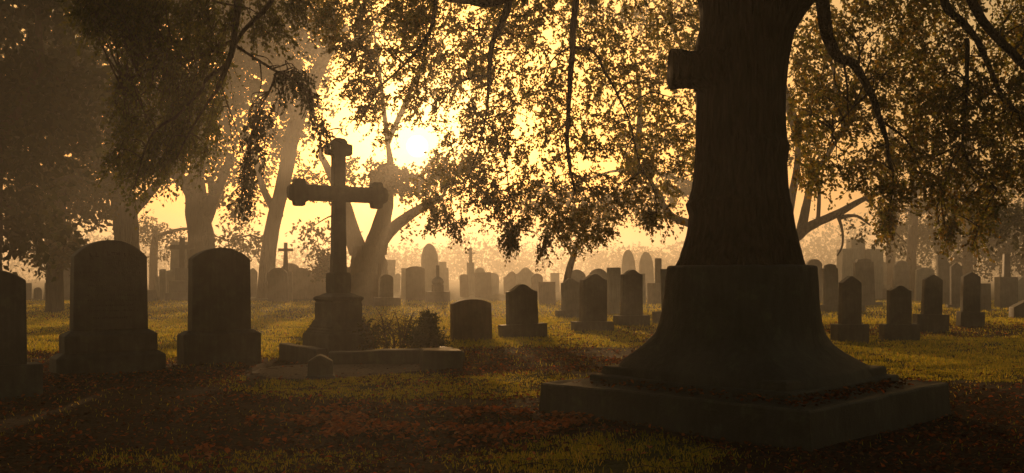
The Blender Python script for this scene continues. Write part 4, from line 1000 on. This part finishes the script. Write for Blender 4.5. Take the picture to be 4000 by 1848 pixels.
def twigs():
    g = Geo()
    for i in range(420):
        y = random.uniform(5.2, 13); x = random.uniform(-.56*y, .56*y)
        if abs(x-2.06)+abs(y-8.15) < 1.95: continue
        a = random.gauss(0, .5); L = random.uniform(.06, .28); z = gz(x, y)+.015
        p = [(x-math.cos(a)*L/2, y-math.sin(a)*L/2, z), (x, y+random.gauss(0, .02), z+random.uniform(0, .03)), (x+math.cos(a)*L/2, y+math.sin(a)*L/2, z+random.uniform(-.005, .02))]
        g.add(*tube(p, [.004, .0035, .0015], 4))
    tag(g.build('fallen_twigs', M['wood']), 'thin dry twigs strewn over the leaf litter', 'twigs', kind='stuff')
scatter_litter()

# ------------------------------------------------------------------ air, sky, sun, camera
SUN_EL, SUN_AZ = 8.0, -5.87      # degrees above the horizon, to the left of the view axis
HZ_D, HZ_G = .0046, .6
b = bmesh.new(); bmesh.ops.create_cube(b, size=1)
for v in b.verts: v.co = Vector((v.co.x*716, 177+v.co.y*486, 8.4+v.co.z*19.2))
m, nt, out = new_mat('morning_haze')
pv = nt.nodes.new('ShaderNodeVolumePrincipled'); pv.inputs['Density'].default_value = HZ_D; pv.inputs['Anisotropy'].default_value = HZ_G
pv.inputs['Color'].default_value = (.97,.93,.86,1)
nt.links.new(pv.outputs[0], out.inputs['Volume'])
hz = bm_obj('haze', b, m); tag(hz, 'warm morning haze hanging over the whole cemetery', 'haze', kind='stuff')

w = bpy.data.worlds.new('World'); SC.world = w; w.use_nodes = True; nt = w.node_tree; nt.nodes.clear(); N = nt.nodes.new; L = nt.links.new
sky = N('ShaderNodeTexSky'); sky.sky_type = 'NISHITA'; sky.sun_disc = False
sky.sun_elevation = R(SUN_EL); sky.sun_rotation = R(SUN_AZ); sky.dust_density = 6; sky.air_density = 1.6; sky.ozone_density = 1
tint = N('ShaderNodeMix'); tint.data_type = 'RGBA'; tint.blend_type = 'MULTIPLY'; tint.inputs['Factor'].default_value = 1; tint.inputs['B'].default_value = (1.0,.80,.55,1)
L(sky.outputs[0], tint.inputs['A'])
# the disc of the sun itself, seen through the haze
sd = Vector((math.sin(R(SUN_AZ))*math.cos(R(SUN_EL)), math.cos(R(SUN_AZ))*math.cos(R(SUN_EL)), math.sin(R(SUN_EL))))
tc = N('ShaderNodeTexCoord'); dp = N('ShaderNodeVectorMath'); dp.operation = 'DOT_PRODUCT'; dp.inputs[1].default_value = sd
nz = N('ShaderNodeVectorMath'); nz.operation = 'NORMALIZE'; L(tc.outputs['Generated'], nz.inputs[0]); L(nz.outputs[0], dp.inputs[0])
mr = N('ShaderNodeMapRange'); mr.inputs[1].default_value = math.cos(R(.7)); mr.inputs[2].default_value = math.cos(R(.25)); mr.inputs[4].default_value = 1; mr.interpolation_type = 'SMOOTHSTEP'
L(dp.outputs['Value'], mr.inputs[0])
bg1 = N('ShaderNodeBackground'); bg1.inputs[1].default_value = .15; L(tint.outputs['Result'], bg1.inputs[0])
bg2 = N('ShaderNodeBackground'); bg2.inputs[0].default_value = (1,.85,.5,1); ms = N('ShaderNodeMath'); ms.operation = 'MULTIPLY'; ms.inputs[1].default_value = 22; L(mr.outputs[0], ms.inputs[0]); L(ms.outputs[0], bg2.inputs[1])
pw = N('ShaderNodeMath'); pw.operation = 'POWER'; pw.inputs[1].default_value = 260; cl = N('ShaderNodeMath'); cl.operation = 'MAXIMUM'; cl.inputs[1].default_value = 0
L(dp.outputs['Value'], cl.inputs[0]); L(cl.outputs[0], pw.inputs[0])
g2 = N('ShaderNodeMath'); g2.operation = 'MULTIPLY_ADD'; g2.inputs[1].default_value = 1.7; L(pw.outputs[0], g2.inputs[0]); L(ms.outputs[0], g2.inputs[2]); L(g2.outputs[0], bg2.inputs[1])
ads = N('ShaderNodeAddShader'); L(bg1.outputs[0], ads.inputs[0]); L(bg2.outputs[0], ads.inputs[1])
wo = N('ShaderNodeOutputWorld'); L(ads.outputs[0], wo.inputs[0])

ld = bpy.data.lights.new('sun', 'SUN'); ld.energy = 5; ld.angle = R(.55); ld.color = (1.0,.60,.28)
lo = bpy.data.objects.new('sun', ld); COL.objects.link(lo); lo.location = (-4, 40, 12)
lo.rotation_euler = sd.to_track_quat('Z', 'Y').to_euler()

cd = bpy.data.cameras.new('camera'); cam = bpy.data.objects.new('camera', cd); COL.objects.link(cam); SC.camera = cam
cd.sensor_width = 36; cd.lens = 36*F/4000; cd.shift_y = (HOR-924)/4000; cd.clip_end = 1000; cd.clip_start = .05
cam.location = (0, 0, H); cam.rotation_euler = (R(90), 0, 0)

SC.view_settings.view_transform = 'Standard'; SC.view_settings.look = 'None'; SC.view_settings.exposure = -0.48; SC.view_settings.gamma = 1
SC.render.engine = 'CYCLES'; c = SC.cycles
c.use_denoising = True; c.max_bounces = 6; c.diffuse_bounces = 3; c.glossy_bounces = 2; c.transmission_bounces = 4; c.volume_bounces = 0; c.transparent_max_bounces = 8
c.use_adaptive_sampling = False
c.sample_clamp_indirect = 6
